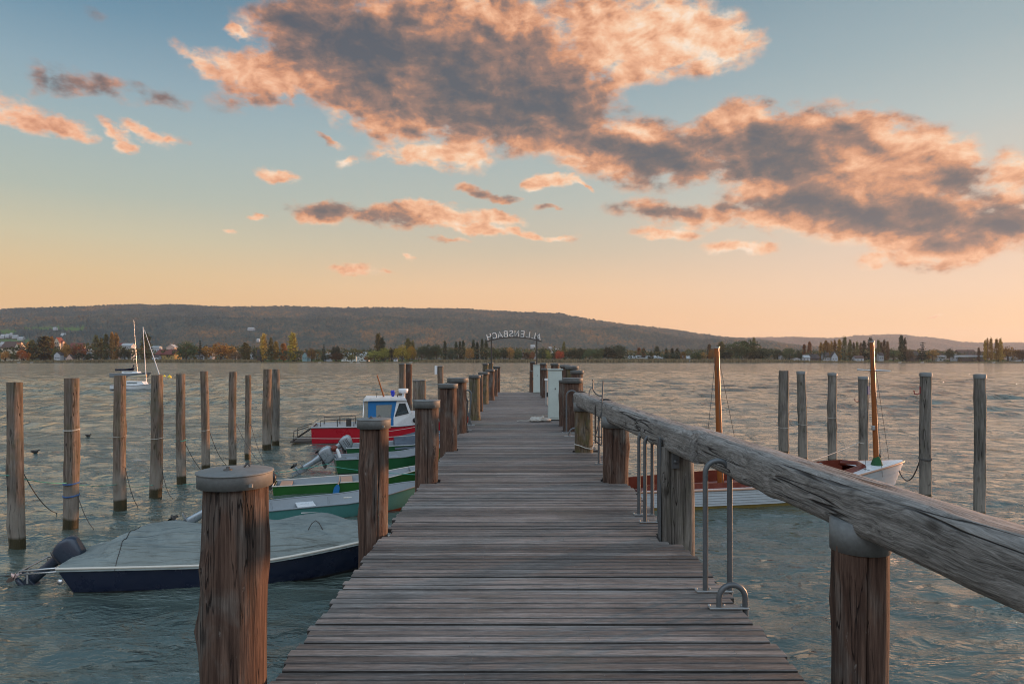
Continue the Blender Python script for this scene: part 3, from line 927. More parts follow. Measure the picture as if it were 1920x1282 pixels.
def rail_log(y0, y1, r, seed, rough, square):
    """one handrail log along local x, from y0 to y1"""
    n, rows = 40, int((y1 - y0) * 16)
    rnd = random.Random(seed)
    off = Vector((seed * 3.1, seed * 1.7, 0))
    L = y1 - y0
    bumps = [(rnd.uniform(0, L), rnd.uniform(0, 6.283), rnd.uniform(0.07, 0.16), rnd.uniform(0.05, 0.13)) for _ in range(int(L * 4 * rough))]
    out = []
    for i in range(rows + 1):
        u = L * i / rows
        row = []
        for k in range(n):
            a = 2 * math.pi * k / n
            ca, sa = math.cos(a), math.sin(a)
            q = abs(ca) ** square + abs(sa) ** square
            rr = r / q ** (1 / square)
            rr *= 1 + rough * (0.055 * mnoise.noise(Vector((u * 1.6, ca * 1.3, sa * 1.3)) + off) + 0.03 * mnoise.noise(Vector((u * 5, ca * 3, sa * 3)) + off))
            rr *= 1 + 0.012 * mnoise.noise(Vector((u * 1.2, ca * 9, sa * 9)) + off)
            for bu, ba, bs, bh in bumps:
                da = (a - ba + math.pi) % (2 * math.pi) - math.pi
                e = ((u - bu) / bs) ** 2 + (da * r / bs) ** 2
                if e < 6:
                    rr += r * bh * math.exp(-e)
            wob = 0.014 * rough * mnoise.noise(Vector((u * 0.8, 4.4, seed)))
            row.append(Vector((u, ca * rr + wob, sa * rr * 0.98)))
        out.append(row)
    mb = MB().grid(out, 0, True, True)
    mb.add(out[0], [tuple(range(n))[::-1]], 0)
    mb.add(out[-1], [tuple(range(n))], 0)
    return mb


rail_dir = Vector((-0.0477, 1, 0)).normalized()
rail_rz = math.atan2(rail_dir.y, rail_dir.x)
rr = empty('handrail', (rail_x(6.2), 6.2, 0), 'weathered grey log handrail running along the right side of the pier', 'handrail', rz=0)
for (y0, y1, r, seed, rough, sq, dx) in ((0.9, 6.75, 0.138, 3, 0.35, 4.6, 0.04), (6.05, 13.85, 0.138, 8, 0.18, 5.5, -0.03)):
    o = rail_log(y0, y1, r, seed, rough, sq).build('rail_log', M['log'], rr)
    o.location = (rail_x(y0) - rail_x(6.2) + dx, y0 - 6.2, RAILZ - r)
    o.rotation_euler = (0, 0, rail_rz)
for (y, tail) in ((13.78, 0.05), (11.05, 0.55)):
    s = MB()
    c = (rail_x(y) - rail_x(6.2) - 0.012, RAILZ - 0.148)
    pts = [(c[0] - 0.162, y - 6.2, c[1] - tail)] + arc(c, 0.165, math.pi, 0.25, 14, lambda a, b: (a, y - 6.2, b))
    s.tube(pts, 0.014, 8)
    s.build('strap', M['iron'], rr)

# ---------------------------------------------------------------- the deck
def build_pier():
    root = empty('pier', (0, 20, 0), 'long wooden pier of narrow weathered boards leading out into the lake', 'pier')
    rnd = random.Random(4)
    vs, fs, tone = [], [], []
    sc = MB()
    y = 0.4
    pitch = 0.102
    while y < DECK_END:
        w = pitch - rnd.uniform(0.017, 0.025)
        x0 = DECK_L + rnd.uniform(-0.03, 0.02)
        x1 = DECK_R + rnd.uniform(-0.02, 0.03)
        yc = y + w / 2
        for (px, py, r) in PILES:
            if abs(yc - py) < r + w * 0.45:
                h = math.sqrt(max(0, (r + 0.015) ** 2 - max(0, abs(yc - py) - w / 2) ** 2))
                if px < 0 and px + h > x0 and px > -2.0:
                    x0 = max(x0, px + h + rnd.uniform(0.005, 0.03))
                if px > 0 and px - h < x1 and px < 2.1:
                    x1 = min(x1, px - h - rnd.uniform(0.005, 0.03))
        z = rnd.uniform(-0.006, 0.004)
        t = rnd.random()
        tilt = rnd.uniform(-0.002, 0.002)
        b = 0.006
        nseg = 8 if y < 14 else 2
        prof = [(y, -0.045), (y, z - b), (y + b, z), (y + w - b, z), (y + w, z - b), (y + w, -0.045)]
        base = len(vs)
        for i in range(nseg + 1):
            u = i / nseg
            x = x0 + (x1 - x0) * u
            dy = 0.004 * mnoise.noise(Vector((x * 0.8, y * 13, 2))) if nseg > 2 else 0
            dz = 0.003 * mnoise.noise(Vector((x * 0.9, y * 17, 7))) if nseg > 2 else 0
            for (a, c) in prof:
                vs.append((x, a + dy, c + dz + tilt * (u - 0.5)))
        m = len(prof)
        for i in range(nseg):
            for k in range(m):
                fs.append((base + i * m + k, base + i * m + (k + 1) % m, base + (i + 1) * m + (k + 1) % m, base + (i + 1) * m + k))
        fs.append(tuple(base + k for k in range(m))[::-1])
        fs.append(tuple(base + nseg * m + k for k in range(m)))
        tone += [t] * (m * (nseg + 1))
        if y < 24:
            for sx in (-1.12, -0.28, 0.50, 1.36):
                q = sx + rnd.uniform(-0.02, 0.02)
                if x0 + 0.06 < q < x1 - 0.06:
                    for dd in ((0.28, 0.72) if rnd.random() < 0.3 else ((0.5,) if rnd.random() < 0.6 else ())):
                        sc.lathe([(0.0042, z - 0.004), (0.0042, z + 0.0018), (0.003, z + 0.0028)], 8, 0, (q, y + w * dd, 0))
        y += pitch
    me = bpy.data.meshes.new('deck_boards')
    me.from_pydata(vs, [], fs)
    at = me.attributes.new('tone', 'FLOAT', 'POINT')
    at.data.foreach_set('value', tone)
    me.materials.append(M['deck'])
    me.update()
    o = bpy.data.objects.new('deck_boards', me)
    COL.objects.link(o)
    o.parent = root
    o.matrix_parent_inverse = Matrix.Translation((0, -20, 0))
    so = sc.build('screw_heads', M['galv_cap'], root)
    so.matrix_parent_inverse = Matrix.Translation((0, -20, 0))
    so['kind'] = 'stuff'
    for x in (-1.12, -0.28, 0.5, 1.36):
        MB().box((0, 0, 0), (0.12, DECK_END - 0.6, 0.17)).build('stringer', M['beam'], root, (x, (DECK_END + 0.4) / 2 - 20, -0.132))
    y = 3.85
    while y < DECK_END:
        MB().box((0, 0, 0), (2.9, 0.18, 0.2)).build('cross_beam', M['beam'], root, (0.13, y + 0.3 - 20, -0.319))
        y += 3.4


build_pier()

# ---------------------------------------------------------------- tubular ladders at the pier edge
def ladder(label, y, xa, xb, h, hoop_y, hoop_h, side=1, second=False, mat_='galv_tube'):
    root = empty('ladder', (xa, y, 0), label, 'ladder', 'tubular boarding ladders on the pier')
    d = xb - xa
    rad = abs(d) / 2

    def u_tube(yy, hh, rt):
        c = (d / 2, hh - rad)
        top = arc(c, rad, math.pi, 0, 12, lambda a, b: (a, yy, b))
        return MB().tube([(0, yy, 0.0)] + top + [(d, yy, -1.9)], rt, 12)
    u_tube(0, h, 0.021).build('grab_rail', M[mat_], root)
    if hoop_h:
        u_tube(hoop_y - y, hoop_h, 0.021).build('grab_rail', M[mat_], root)
    for yy in (0, hoop_y - y):
        pl = MB()
        pl.box((d * 0.35, yy, 0.007), (abs(d) * 1.5, 0.07, 0.012), bev=0.003)
        for q in (-0.36, 0.2, 0.9):
            pl.lathe([(0.011, 0.010), (0.011, 0.022), (0.0001, 0.025)], 8, 0, (d * q, yy + 0.018, 0))
        pl.build('base_plate', M['galv'], root)
    for k in range(5):
        z = -0.25 - k * 0.3
        MB().tube([(d, 0, z), (d, hoop_y - y, z)], 0.016, 8).build('rung', M[mat_], root)
    return root


ladder('grey tubular ladder with a low hoop, nearest on the right of the pier', 5.33, 1.485, 1.675, 1.02, 4.97, 0.17)
ladder('grey tubular ladder of two tall rails under the handrail joint', 7.97, 1.445, 1.60, 0.97, 7.60, 0.97)
ladder('grey tubular ladder half hidden behind the mossy rail post', 11.9, 1.46, 1.62, 0.93, 10.85, 0.16)
ladder('grey tubular ladder with low hoop beside the far end of the handrail', 17.05, 1.28, 1.55, 1.05, 16.2, 0.2)
ladder('grey double hoop ladder on the left of the pier', 19.0, -1.22, -1.45, 0.98, 17.6, 0.85)

# ---------------------------------------------------------------- lifebelt holder on the handrail
hx = rail_x(10.5) - 0.165
h = empty('lifebelt_holder', (hx, 10.5, 0.06), 'empty iron lifebelt holder clamped on the handrail', 'lifebelt holder')
hb = MB()
hb.tube([(0, 0, 0.45), (0.0, 0, 0.9), (0.004, 0, 1.15), (0.012, 0, 1.30), (0.02, 0, 1.43)], 0.011, 8)
hb.tube([(0.004, 0, 1.20), (-0.05, 0, 1.205), (-0.10, 0, 1.235), (-0.135, 0, 1.29), (-0.14, 0, 1.36), (-0.132, 0, 1.42), (-0.145, 0, 1.45)], 0.010, 8)
hb.tube([(-0.14, 0, 1.33), (-0.175, -0.01, 1.31), (-0.195, -0.02, 1.27), (-0.20, -0.02, 1.20)], 0.008, 6)
hb.tube([(-0.01, 0, 0.95), (-0.05, 0.02, 0.75), (-0.09, 0.03, 0.60)], 0.009, 6)
hb.tube([(-0.12, 0.0, 0.52), (-0.01, 0.0, 0.44)], 0.010, 6)
hb.build('rod', M['galv_tube'], h)
cr = MB()
rows = []
for i in range(13):
    a = math.pi + i / 12 * math.pi * 0.5
    rows.append([(-0.02 + 0.26 * math.cos(a) + 0.02, w, 0.80 + 0.24 * math.sin(a)) for w in (-0.05, 0.05)])
rows.append([(0.02, w, 0.555) for w in (-0.05, 0.05)])
cr.grid(rows)
rows2 = [[(p[0], p[1], p[2] + 0.008) for p in r][::-1] for r in rows]
cr.grid(rows2)
cr.build('cradle', M['iron'], h)

# ---------------------------------------------------------------- service cabinets, rope, slim post
def cabinet(label, px0, px1, y, ptop, depth, door=True):
    x0, x1 = xat(px0, y), xat(px1, y)
    w, hgt = x1 - x0, zat(ptop, y)
    root = empty('power_cabinet', ((x0 + x1) / 2, y + depth / 2, 0), label, 'cabinet', 'service cabinets on the pier')
    MB().box((0, 0, hgt / 2), (w, depth, hgt - 0.03), bev=0.012).build('body', M['cabinet'], root)
    MB().box((0.01, -0.01, hgt - 0.005), (w * 1.12, depth * 1.15, 0.035), bev=0.01).build('lid', M['cabinet'], root)
    dr = MB().box((0, -depth / 2 - 0.004, hgt * 0.5), (w * 0.86, 0.01, hgt * 0.9), bev=0.003).build('door', M['cabinet'], root)
    MB().box((0.0, -depth / 2 - 0.015, hgt * 0.62), (0.03, 0.014, 0.05), bev=0.004).build('lock', M['iron'], dr)
    MB().box((-w / 2 - 0.02, 0, hgt * 0.5), (0.05, 0.08, 0.14), bev=0.008).build('socket', M['black'], root)


cabinet('large pale grey green cabinet standing beside a coil of rope', 1028, 1054, 20.6, 692.5, 0.34)
cabinet('smaller looking pale cabinet at the far end of the pier', 1000, 1016.5, 37.8, 683.5, 0.34)
sp = empty('slim_post', (xat(1024.5, 27.5), 27.5, 0), 'slim steel post with white cap behind the large cabinet', 'post')
MB().box((0, 0, 0.5), (0.10, 0.10, 1.0), bev=0.01).build('post', M['galv'], sp)
MB().box((0, 0, 1.04), (0.15, 0.15, 0.09), bev=0.01).build('cap', M['white'], sp)

rp = MB()
rnd = random.Random(9)
pts = []
for i in range(150):
    a = i * 0.55
    rad = 0.12 + 0.20 * abs(math.sin(i * 0.137)) + rnd.uniform(-.04, .04)
    pts.append((math.cos(a) * rad, math.sin(a) * rad * 0.8, 0.02 + 0.17 * max(0, 1 - rad / 0.37) * (i / 150) + rnd.uniform(0, .045)))
pts += [(-0.40, -0.05, 0.018), (-0.55, 0.02, 0.016), (-0.66, -0.08, 0.016)]
rp.tube(pts, 0.014, 6)
o = rp.build('rope_coil', M['rope_pale'], None, (xat(1011, 20.3), 20.2, 0.006))
tag(o, 'messy heap of pale grey rope on the deck before the large cabinet', 'rope')

# ---------------------------------------------------------------- arch with the place name
gy = 39.3
gx0, gx1 = xat(921.5, gy), xat(1006.3, gy)
gxc = (gx0 + gx1) / 2
sg = empty('name_arch', (gxc, gy, 0), 'steel arch with white letters standing at the pier end', 'sign')
for gx in (gx0, gx1):
    MB().box((gx - gxc, 0, 1.15), (0.075, 0.075, 4.1)).build('post', M['iron'], sg)
hw = (xat(1015.5, gy) - xat(912.5, gy)) / 2
z_e, z_m = zat(640.2, gy), zat(632.3, gy)
rise = z_m - z_e
rad = (hw * hw + rise * rise) / (2 * rise)
aspan = math.asin(hw / rad)
beam = [(rad * math.sin(-aspan + 2 * aspan * i / 24), 0, z_m - rad + rad * math.cos(-aspan + 2 * aspan * i / 24)) for i in range(25)]
mb = MB()
for p, q in zip(beam[:-1], beam[1:]):
    p, q = Vector(p), Vector(q)
    n_ = Vector((-(q - p).z, 0, (q - p).x)).normalized() * 0.035
    e = Vector((0, 0.05, 0))
    mb.add([p - n_ - e, q - n_ - e, q + n_ - e, p + n_ - e, p - n_ + e, q - n_ + e, q + n_ + e, p + n_ + e],
           [(0, 1, 2, 3), (7, 6, 5, 4), (3, 2, 6, 7), (0, 4, 5, 1)])
mb.build('arch_beam', M['iron'], sg)
# strokes of the letters in a 0.7 x 1 cell; they read from the lake, so from the pier they are mirrored
STROKES = {
    'A': [[(0, 0), (.38, 1), (.76, 0)], [(.13, .34), (.63, .34)]],
    'L': [[(.08, 1), (.08, 0), (.58, 0)]],
    'E': [[(.62, 0), (.08, 0), (.08, 1), (.62, 1)], [(.08, .52), (.55, .52)]],
    'N': [[(.04, 0), (.04, 1), (.68, 0), (.68, 1)]],
    'S': [[(.60, .84), (.50, .96), (.33, 1), (.14, .94), (.07, .77), (.15, .61), (.34, .52), (.54, .42), (.63, .25), (.56, .08), (.36, 0), (.15, .04), (.04, .18)]],
    'B': [[(.08, 0), (.08, 1), (.38, 1), (.55, .92), (.58, .76), (.52, .60), (.36, .54), (.08, .54)], [(.36, .54), (.58, .46), (.64, .27), (.57, .08), (.38, 0), (.08, 0)]],
    'C': [[(.66, .82), (.52, .96), (.38, 1), (.18, .92), (.05, .70), (.03, .45), (.08, .20), (.22, .04), (.40, 0), (.56, .05), (.67, .19)]],
    'H': [[(.06, 0), (.06, 1)], [(.66, 0), (.66, 1)], [(.06, .5), (.66, .5)]],
}
word = 'ALLENSBACH'
lh = 11.0 / FPX * gy
for i, ch in enumerate(word):
    u = 0.957 - (i + 0.5) / len(word) * 1.925           # first letter on the right as seen from the pier
    a = u * aspan
    base = Vector((math.sin(a) * (rad + 0.045), 0, z_m - rad + math.cos(a) * (rad + 0.045)))
    ex, ez = Vector((math.cos(a), 0, -math.sin(a))), Vector((math.sin(a), 0, math.cos(a)))
    lb = MB()
    for st in STROKES[ch]:
        lb.tube([base + ex * (-(p[0] - 0.36) * lh) + ez * (p[1] * lh) for p in st], 0.024, 6)
    lb.build('letter', M['white'], sg)


# ================================================================ boats
M['navy'] = simple('navy_hull_paint', (0.010, 0.016, 0.040), 0.25, 0.0, 0.15, 3.0)
M['cover_grey'] = None
M['teal'] = simple('teal_hull_paint', (0.075, 0.24, 0.225), 0.42, 0.0, 0.14, 3.0)
M['antifoul'] = simple('red_antifouling', (0.15, 0.028, 0.016), 0.6, 0.0, 0.2, 4.0)
M['boat_grey'] = simple('grey_blue_boat_interior', (0.21, 0.235, 0.25), 0.6, 0.0, 0.16, 4.0)
M['green'] = simple('green_hull_paint', (0.022, 0.115, 0.022), 0.42, 0.0, 0.15, 3.0)
M['green_dark'] = simple('dark_green_hull_paint', (0.012, 0.090, 0.030), 0.35, 0.0, 0.15, 3.0)
M['bench_pink'] = simple('bare_wood_thwart', (0.42, 0.25, 0.17), 0.6, 0.0, 0.15, 6.0)
M['red'] = simple('signal_red_paint', (0.38, 0.006, 0.018), 0.3, 0.0, 0.10, 2.0)
M['black_band'] = simple('black_waterline_paint', (0.012, 0.012, 0.014), 0.5, 0.0, 0.2, 4.0)
M['alu'] = simple('grey_aluminium', (0.36, 0.37, 0.37), 0.4, 0.5, 0.15, 5.0)
M['blue'] = simple('bright_blue_canvas', (0.008, 0.135, 0.35), 0.65, 0.0, 0.1, 5.0)
M['blue_lamp'] = simple('blue_beacon_plastic', (0.01, 0.03, 0.38), 0.2, 0.0, 0.05, 5.0)
M['mahogany'] = simple('mahogany', (0.13, 0.026, 0.014), 0.35, 0.0, 0.3, 8.0)
M['spar'] = simple('varnished_orange_spar', (0.25, 0.075, 0.016), 0.35, 0.0, 0.22, 6.0)
M['lapstrake'] = simple('pale_blue_white_hull_paint', (0.50, 0.56, 0.60), 0.4, 0.0, 0.10, 3.0)
M['yellow_band'] = simple('mustard_boot_stripe', (0.30, 0.22, 0.06), 0.5, 0.0, 0.15, 4.0)
M['green_canvas'] = simple('green_canvas', (0.012, 0.075, 0.022), 0.8, 0.0, 0.25, 7.0)
M['olive'] = simple('yellow_green_locker_paint', (0.24, 0.27, 0.04), 0.5, 0.0, 0.15, 5.0)
M['cowl_blue'] = simple('blue_grey_outboard_paint', (0.030, 0.042, 0.062), 0.3, 0.2, 0.08, 5.0)
M['cowl_silver'] = simple('silver_outboard_paint', (0.27, 0.31, 0.335), 0.3, 0.4, 0.08, 5.0)
M['cowl_black'] = simple('black_outboard_paint', (0.03, 0.025, 0.024), 0.35, 0.1, 0.1, 5.0)
M['copper'] = simple('pale_pink_propeller_paint', (0.55, 0.38, 0.33), 0.4, 0.3, 0.08, 5.0)
M['hub_yellow'] = simple('yellow_buoy_plastic', (0.75, 0.55, 0.02), 0.4, 0.0, 0.08, 5.0)
M['sail_cover'] = simple('beige_sail_cover', (0.42, 0.36, 0.24), 0.8, 0.0, 0.12, 4.0)


def canvas(name, col):
    m, nt, b = mat(name)
    c = objco(nt)
    n = noise(nt, vmul(nt, c, (1.2, 2.6, 2.6)), 1.0, 4, 0.55, 0.6)
    folds = noise(nt, vmul(nt, c, (1.0, 6.5, 9.0)), 1.0, 3, 0.5, 1.2)
    fine = noise(nt, c, 60, 3, 0.6)
    k = mrange(nt, n, 0.3, 0.7, 0.82, 1.12)
    dirt = mrange(nt, noise(nt, c, 3.5, 5, 0.7), 0.5, 0.75, 1.0, 0.72)
    k = ma(nt, 'MULTIPLY', k, dirt)
    cc = mixc(nt, 1.0, (*col, 1), nd(nt, 'ShaderNodeCombineXYZ', {0: k, 1: k, 2: k}).outputs[0], 'MULTIPLY')
    setb(nt, b, cc, 0.75, 0.0, ma(nt, 'MULTIPLY_ADD', fine, 0.06, folds), 0.10, 0.9, 0.3)
    return m


M['cover_grey'] = canvas('grey_boat_cover', (0.20, 0.228, 0.215))
M['cover_dark'] = canvas('slate_boat_cover', (0.085, 0.105, 0.13))


def glass(name, tint, a):
    m, nt, b = mat(name)
    setb(nt, b, tint, 0.05)
    tr = nd(nt, 'ShaderNodeBsdfTransparent', {0: (0.85, 0.9, 0.9, 1)})
    mx = nd(nt, 'ShaderNodeMixShader', {0: a, 1: tr.outputs[0], 2: b.outputs[0]})
    nt.links.new(mx.outputs[0], nt.nodes['Material Output'].inputs[0])
    return m


M['pane'] = glass('tinted_window', (0.06, 0.08, 0.09), 0.45)
M['clear_pane'] = glass('clear_foil_window', (0.40, 0.40, 0.38), 0.4)


def lerp_tab(tab, t):
    for (a, va), (b, vb) in zip(tab[:-1], tab[1:]):
        if t <= b:
            u = (t - a) / (b - a) if b > a else 0
            u = u * u * (3 - 2 * u) if len(tab) > 2 else u
            return va + (vb - va) * u
    return tab[-1][1]


class Hull:
    """open boat hull: x from stern (0) to bow (L), z = 0 is the waterline"""

    def __init__(s, L, beam, sheer, draft=0.12, flare=0.78, stern_w=0.8, rake=0.25, full=0.55, round_=0.5, srake=0.06):
        s.L, s.B, s.sheer, s.draft, s.flare = L, beam / 2, sheer, draft, flare
        s.sw, s.rake, s.full, s.rd, s.srake = stern_w, rake, full, round_, srake

    def half(s, t):
        if t < s.full:
            u = t / s.full
            return s.B * (s.sw + (1 - s.sw) * math.sin(u * math.pi / 2))
        u = (t - s.full) / (1 - s.full)
        return s.B * max(0.0, 1 - u ** 2.3) ** 0.9 + 0.012

    def zs(s, t):
        return lerp_tab(s.sheer, t)

    def zb(s, t):
        up = max(0, (t - 0.72) / 0.28)
        return -s.draft + up ** 2.2 * (s.draft * 0.9)

    def section(s, t, inset=0.0, n=7, floor=None, top=0.0):
        """points of one side from keel to gunwale"""
        w = max(s.half(t) - inset, 0.004)
        z1 = s.zs(t) - top
        z0 = s.zb(t) + (inset * 1.2 if floor is None else 0)
        if floor is not None:
            z0 = max(z0, floor)
        fl = s.flare * (1 - 0.55 * max(0, (t - s.full) / (1 - s.full)))
        pts = []
        for k in range(n):
            u = k / (n - 1)
            if u < 0.35:
                q = u / 0.35
                y = w * fl * q
                z = z0 + (0.0 + s.rd * 0.10 * q * q)
            else:
                q = (u - 0.35) / 0.65
                y = w * (fl + (1 - fl) * q ** 0.75)
                z0b = z0 + s.rd * 0.10
                z = z0b + (z1 - z0b) * q
            # stem and transom rake
            hfrac = (z - s.zb(0.5)) / max(s.zs(1.0) - s.zb(0.5), 0.01)
            x = t * s.L - s.rake * (1 - hfrac) * t ** 4 - s.srake * (hfrac - 1) * (1 - t) ** 4 * 2
            pts.append((x, y, z))
        return pts

    def ts(s, n=26, t0=0.0, t1=1.0):
        return [t0 + (t1 - t0) * (1 - (1 - i / n) ** 1.35) for i in range(n + 1)]


def hull_parts(h, root, m_out, m_in, m_rail, m_bottom=None, zwl=0.0, floor=0.02, thick=0.03, rail=0.022, deck_from=None, deck_mat=None, name='hull', n=28):
    ts = h.ts(n)
    secs = [h.section(t, 0, 9) for t in ts]
    mb = MB()
    rows = [[(x, -y, z) for x, y, z in s_][::-1] + [(x, y, z) for x, y, z in s_][1:] for s_ in secs]
    # sides above and below the paint line
    vs = [p for r in rows for p in r]
    nr = len(rows[0])
    for i in range(len(rows) - 1):
        for k in range(nr - 1):
            q = (i * nr + k, (i + 1) * nr + k, (i + 1) * nr + k + 1, i * nr + k + 1)
            mb.f.append(list(q))
            zc = sum(vs[j][2] for j in q) / 4
            mb.m.append(1 if (m_bottom and zc < zwl) else 0)
            mb.s.append(True)
    mb.v = vs
    # transom
    tr = rows[0]
    mb.add(tr, [tuple(range(len(tr)))[::-1]], 0)
    hull = mb.build(name, [m_out] + ([m_bottom] if m_bottom else []), root)
    # inside skin
    ib = MB()
    t_in = h.ts(n, 0.012, 0.975)
    ins = [h.section(t, thick, 9, floor, 0.004) for t in t_in]
    irows = [[(x, -y, z) for x, y, z in s_][::-1] + [(x, y, z) for x, y, z in s_][1:] for s_ in ins]
    ib.grid([r[::-1] for r in irows], 0, True)
    ib.add(irows[0], [tuple(range(len(irows[0])))], 0)
    ib.build('inner_skin', m_in, root)
    # gunwale as a round rail running from the transom round the bow and back
    gp = [(s_[-1][0], -s_[-1][1], s_[-1][2]) for s_ in secs] + [(s_[-1][0], s_[-1][1], s_[-1][2]) for s_ in secs][::-1]
    g = MB().tube(gp, rail, 8, flat=1.0)
    g.tube([gp[0], gp[-1]], rail, 8)
    g.build('gunwale', m_rail, root)
    if deck_from is not None:
        td = h.ts(14, deck_from, 0.995)
        dm = MB()
        rr_ = []
        for t in td:
            x, y, z = h.section(t, 0.004, 9)[-1]
            rr_.append([(x, -y, z + 0.004), (x, -y * 0.5, z + 0.018), (x, 0, z + 0.024), (x, y * 0.5, z + 0.018), (x, y, z + 0.004)])
        dm.grid(rr_)
        dm.add(rr_[0] + [(p[0], p[1], p[2] - 0.05) for p in rr_[0]], [(0, 1, 6, 5), (1, 2, 7, 6), (2, 3, 8, 7), (3, 4, 9, 8)])
        dm.build('foredeck', deck_mat or m_in, root)
    return hull


def thwart(h, root, t, mat_, w=0.22, drop=0.06):
    x, y, z = h.section(t, 0.03, 9)[-1]
    return MB().box((x, 0, z - drop), (w, y * 2, 0.03), bev=0.006).build('thwart', mat_, root)


def outboard(root, loc, tilt, mc, ml=None, scale=1.0, prop='iron', stripes=False, yaw=0.0):
    """tilted outboard motor: part of its boat, with its own pieces"""
    ml = ml or mc
    leg = MB()
    # local frame: +x forward to the boat, z up, pivot at the origin
    prof = [(-0.02, 0.115, 0.10), (-0.12, 0.095, 0.085), (-0.30, 0.075, 0.055), (-0.48, 0.085, 0.045), (-0.60, 0.09, 0.04)]
    rows = []
    for z, a, b in prof:
        rows.append([(-0.16 + a * math.cos(q), b * math.sin(q), z) for q in [2 * math.pi * k / 14 for k in range(14)]])
    leg.grid(rows[::-1], 0, True, True)
    leg.add(rows[0], [tuple(range(14))])
    leg.box((-0.20, 0, -0.60), (0.34, 0.17, 0.016), bev=0.005)
    leg.prism([(-0.26, -0.60), (-0.08, -0.60), (-0.10, -0.86), (-0.20, -0.86)], 0.035, lambda a, b, d: (a, d, b))
    Mx = Matrix.Rotation(R(90), 3, 'Y')
    leg.lathe([(0.001, -0.06), (0.035, -0.03), (0.047, 0.04), (0.045, 0.18), (0.025, 0.25), (0.001, 0.27)], 14, 0, (-0.30, 0, -0.78), Mx)
    leg.prism([(-0.22, -0.80), (-0.10, -0.80), (-0.20, -0.97), (-0.25, -0.97)], 0.014, lambda a, b, d: (a, d, b))
    lo = leg.build('outboard_motor', M[ml], root)
    cw = MB()
    crow = []
    for z, fx, bx, w in [(-0.03, 0.10, -0.30, 0.125), (0.05, 0.13, -0.34, 0.145), (0.16, 0.13, -0.36, 0.150), (0.27, 0.10, -0.34, 0.135), (0.33, 0.04, -0.28, 0.105), (0.35, -0.02, -0.22, 0.06)]:
        row = []
        for k in range(20):
            q = 2 * math.pi * k / 20
            ca, sa = math.cos(q), math.sin(q)
            e = 0.36
            px = math.copysign(abs(ca) ** e, ca)
            py = math.copysign(abs(sa) ** e, sa)
            row.append(((fx + bx) / 2 + (fx - bx) / 2 * px, w * py, z + 0.05 * (px * -0.5) * (1 if z > 0.2 else 0)))
        crow.append(row)
    cw.grid(crow, 0, True, True)
    cw.add(crow[-1], [tuple(range(20))])
    cw.add(crow[0], [tuple(range(20))[::-1]])
    cw.build('cowl', M[mc], lo)
    bd = MB()
    brow = [[(-0.10 + 0.225 * math.copysign(abs(math.cos(q)) ** .62, math.cos(q)), 0.142 * math.copysign(abs(math.sin(q)) ** .62, math.sin(q)), z) for q in [2 * math.pi * k / 20 for k in range(20)]] for z in (-0.055, -0.03)]
    bd.grid(brow, 0, False, True)
    bd.build('seal', M['black'], lo)
    if stripes:
        st = MB()
        for dz in (0.10, 0.17, 0.22):
            st.box((-0.12, 0.0, dz), (0.26, 0.302, 0.016))
        st.build('stripe', M['black'], lo)
    pr = MB()
    pr.lathe([(0.03, 0), (0.03, 0.08), (0.001, 0.12)], 10, 0, (-0.345, 0, -0.78), Matrix.Rotation(R(-90), 3, 'Y'))
    for k in range(3):
        q = 2 * math.pi * k / 3 + 0.4
        c, s_ = math.cos(q), math.sin(q)
        rows = []
        for rr_, wd, tw in ((0.03, 0.03, 0.9), (0.07, 0.055, 0.7), (0.11, 0.05, 0.5), (0.135, 0.02, 0.4)):
            p0 = Vector((-0.385, c * rr_, -0.78 + s_ * rr_))
            tng = Vector((math.sin(tw), -s_ * math.cos(tw), c * math.cos(tw))) * wd
            rows.append([p0 - tng, p0 + tng])
        pr.grid(rows, 0, True)
        pr.grid([[p + Vector((0.006, 0, 0)) for p in r_][::-1] for r_ in rows], 0, True)
    pr.build('propeller', M[prop], lo)
    br = MB()
    for sy in (-0.06, 0.06):
        br.prism([(-0.10, 0.02), (0.05, 0.02), (0.05, -0.20), (0.0, -0.24), (-0.06, -0.16)], 0.02, lambda a, b, d, sy=sy: (a, sy + d, b))
    br.tube([(0.0, -0.07, -0.05), (0.0, 0.07, -0.05)], 0.012, 8)
    br.tube([(0.0, -0.07, -0.16), (0.0, 0.07, -0.16)], 0.012, 8)
    br.tube([(0.02, 0.03, 0.0), (0.16, 0.04, -0.05)], 0.012, 8)
    b_o = br.build('clamp_bracket', M['iron'], lo)
    lo.location = loc
    lo.rotation_euler = (0, -tilt, yaw) if False else Euler((0, tilt, yaw)).copy()
    lo.scale = (scale,) * 3
    b_o.rotation_euler = (0, -tilt, 0)
    return lo


def boat_root(name, label, p, bow, group='boats moored along the left side of the pier', cat='boat'):
    d = Vector(bow) - Vector(p)
    return empty(name, p, label, cat, group, math.atan2(d.y, d.x)), d.length


# ---- navy boat under a grey cover
p0 = Vector((xat(97, 8.75) - 0.11, 8.75 + 0.60, WATER))
bow = Vector((-1.62, p0.y + 0.62, WATER))
root, L = boat_root('covered_boat', 'navy motorboat under a pale grey cover with dark tilted outboard', p0, bow)
h = Hull(L, 1.36, [(0, 0.33), (0.45, 0.32), (1, 0.50)], 0.16, 0.80, 0.90, 0.45, 0.5, 0.6, 0.16)
hull_parts(h, root, M['navy'], M['boat_grey'], M['offwhite'], M['black_band'], 0.03, rail=0.018)
cov = MB()
rows = []
rnd = random.Random(2)
ridge = [(0.0, 0.03), (0.08, 0.13), (0.18, 0.35), (0.28, 0.385), (0.55, 0.385), (0.74, 0.33), (0.88, 0.17), (1.0, 0.03)]


def lin_tab(tab, t):
    for (a, va), (b, vb) in zip(tab[:-1], tab[1:]):
        if t <= b:
            return va + (vb - va) * (t - a) / (b - a)
    return tab[-1][1]


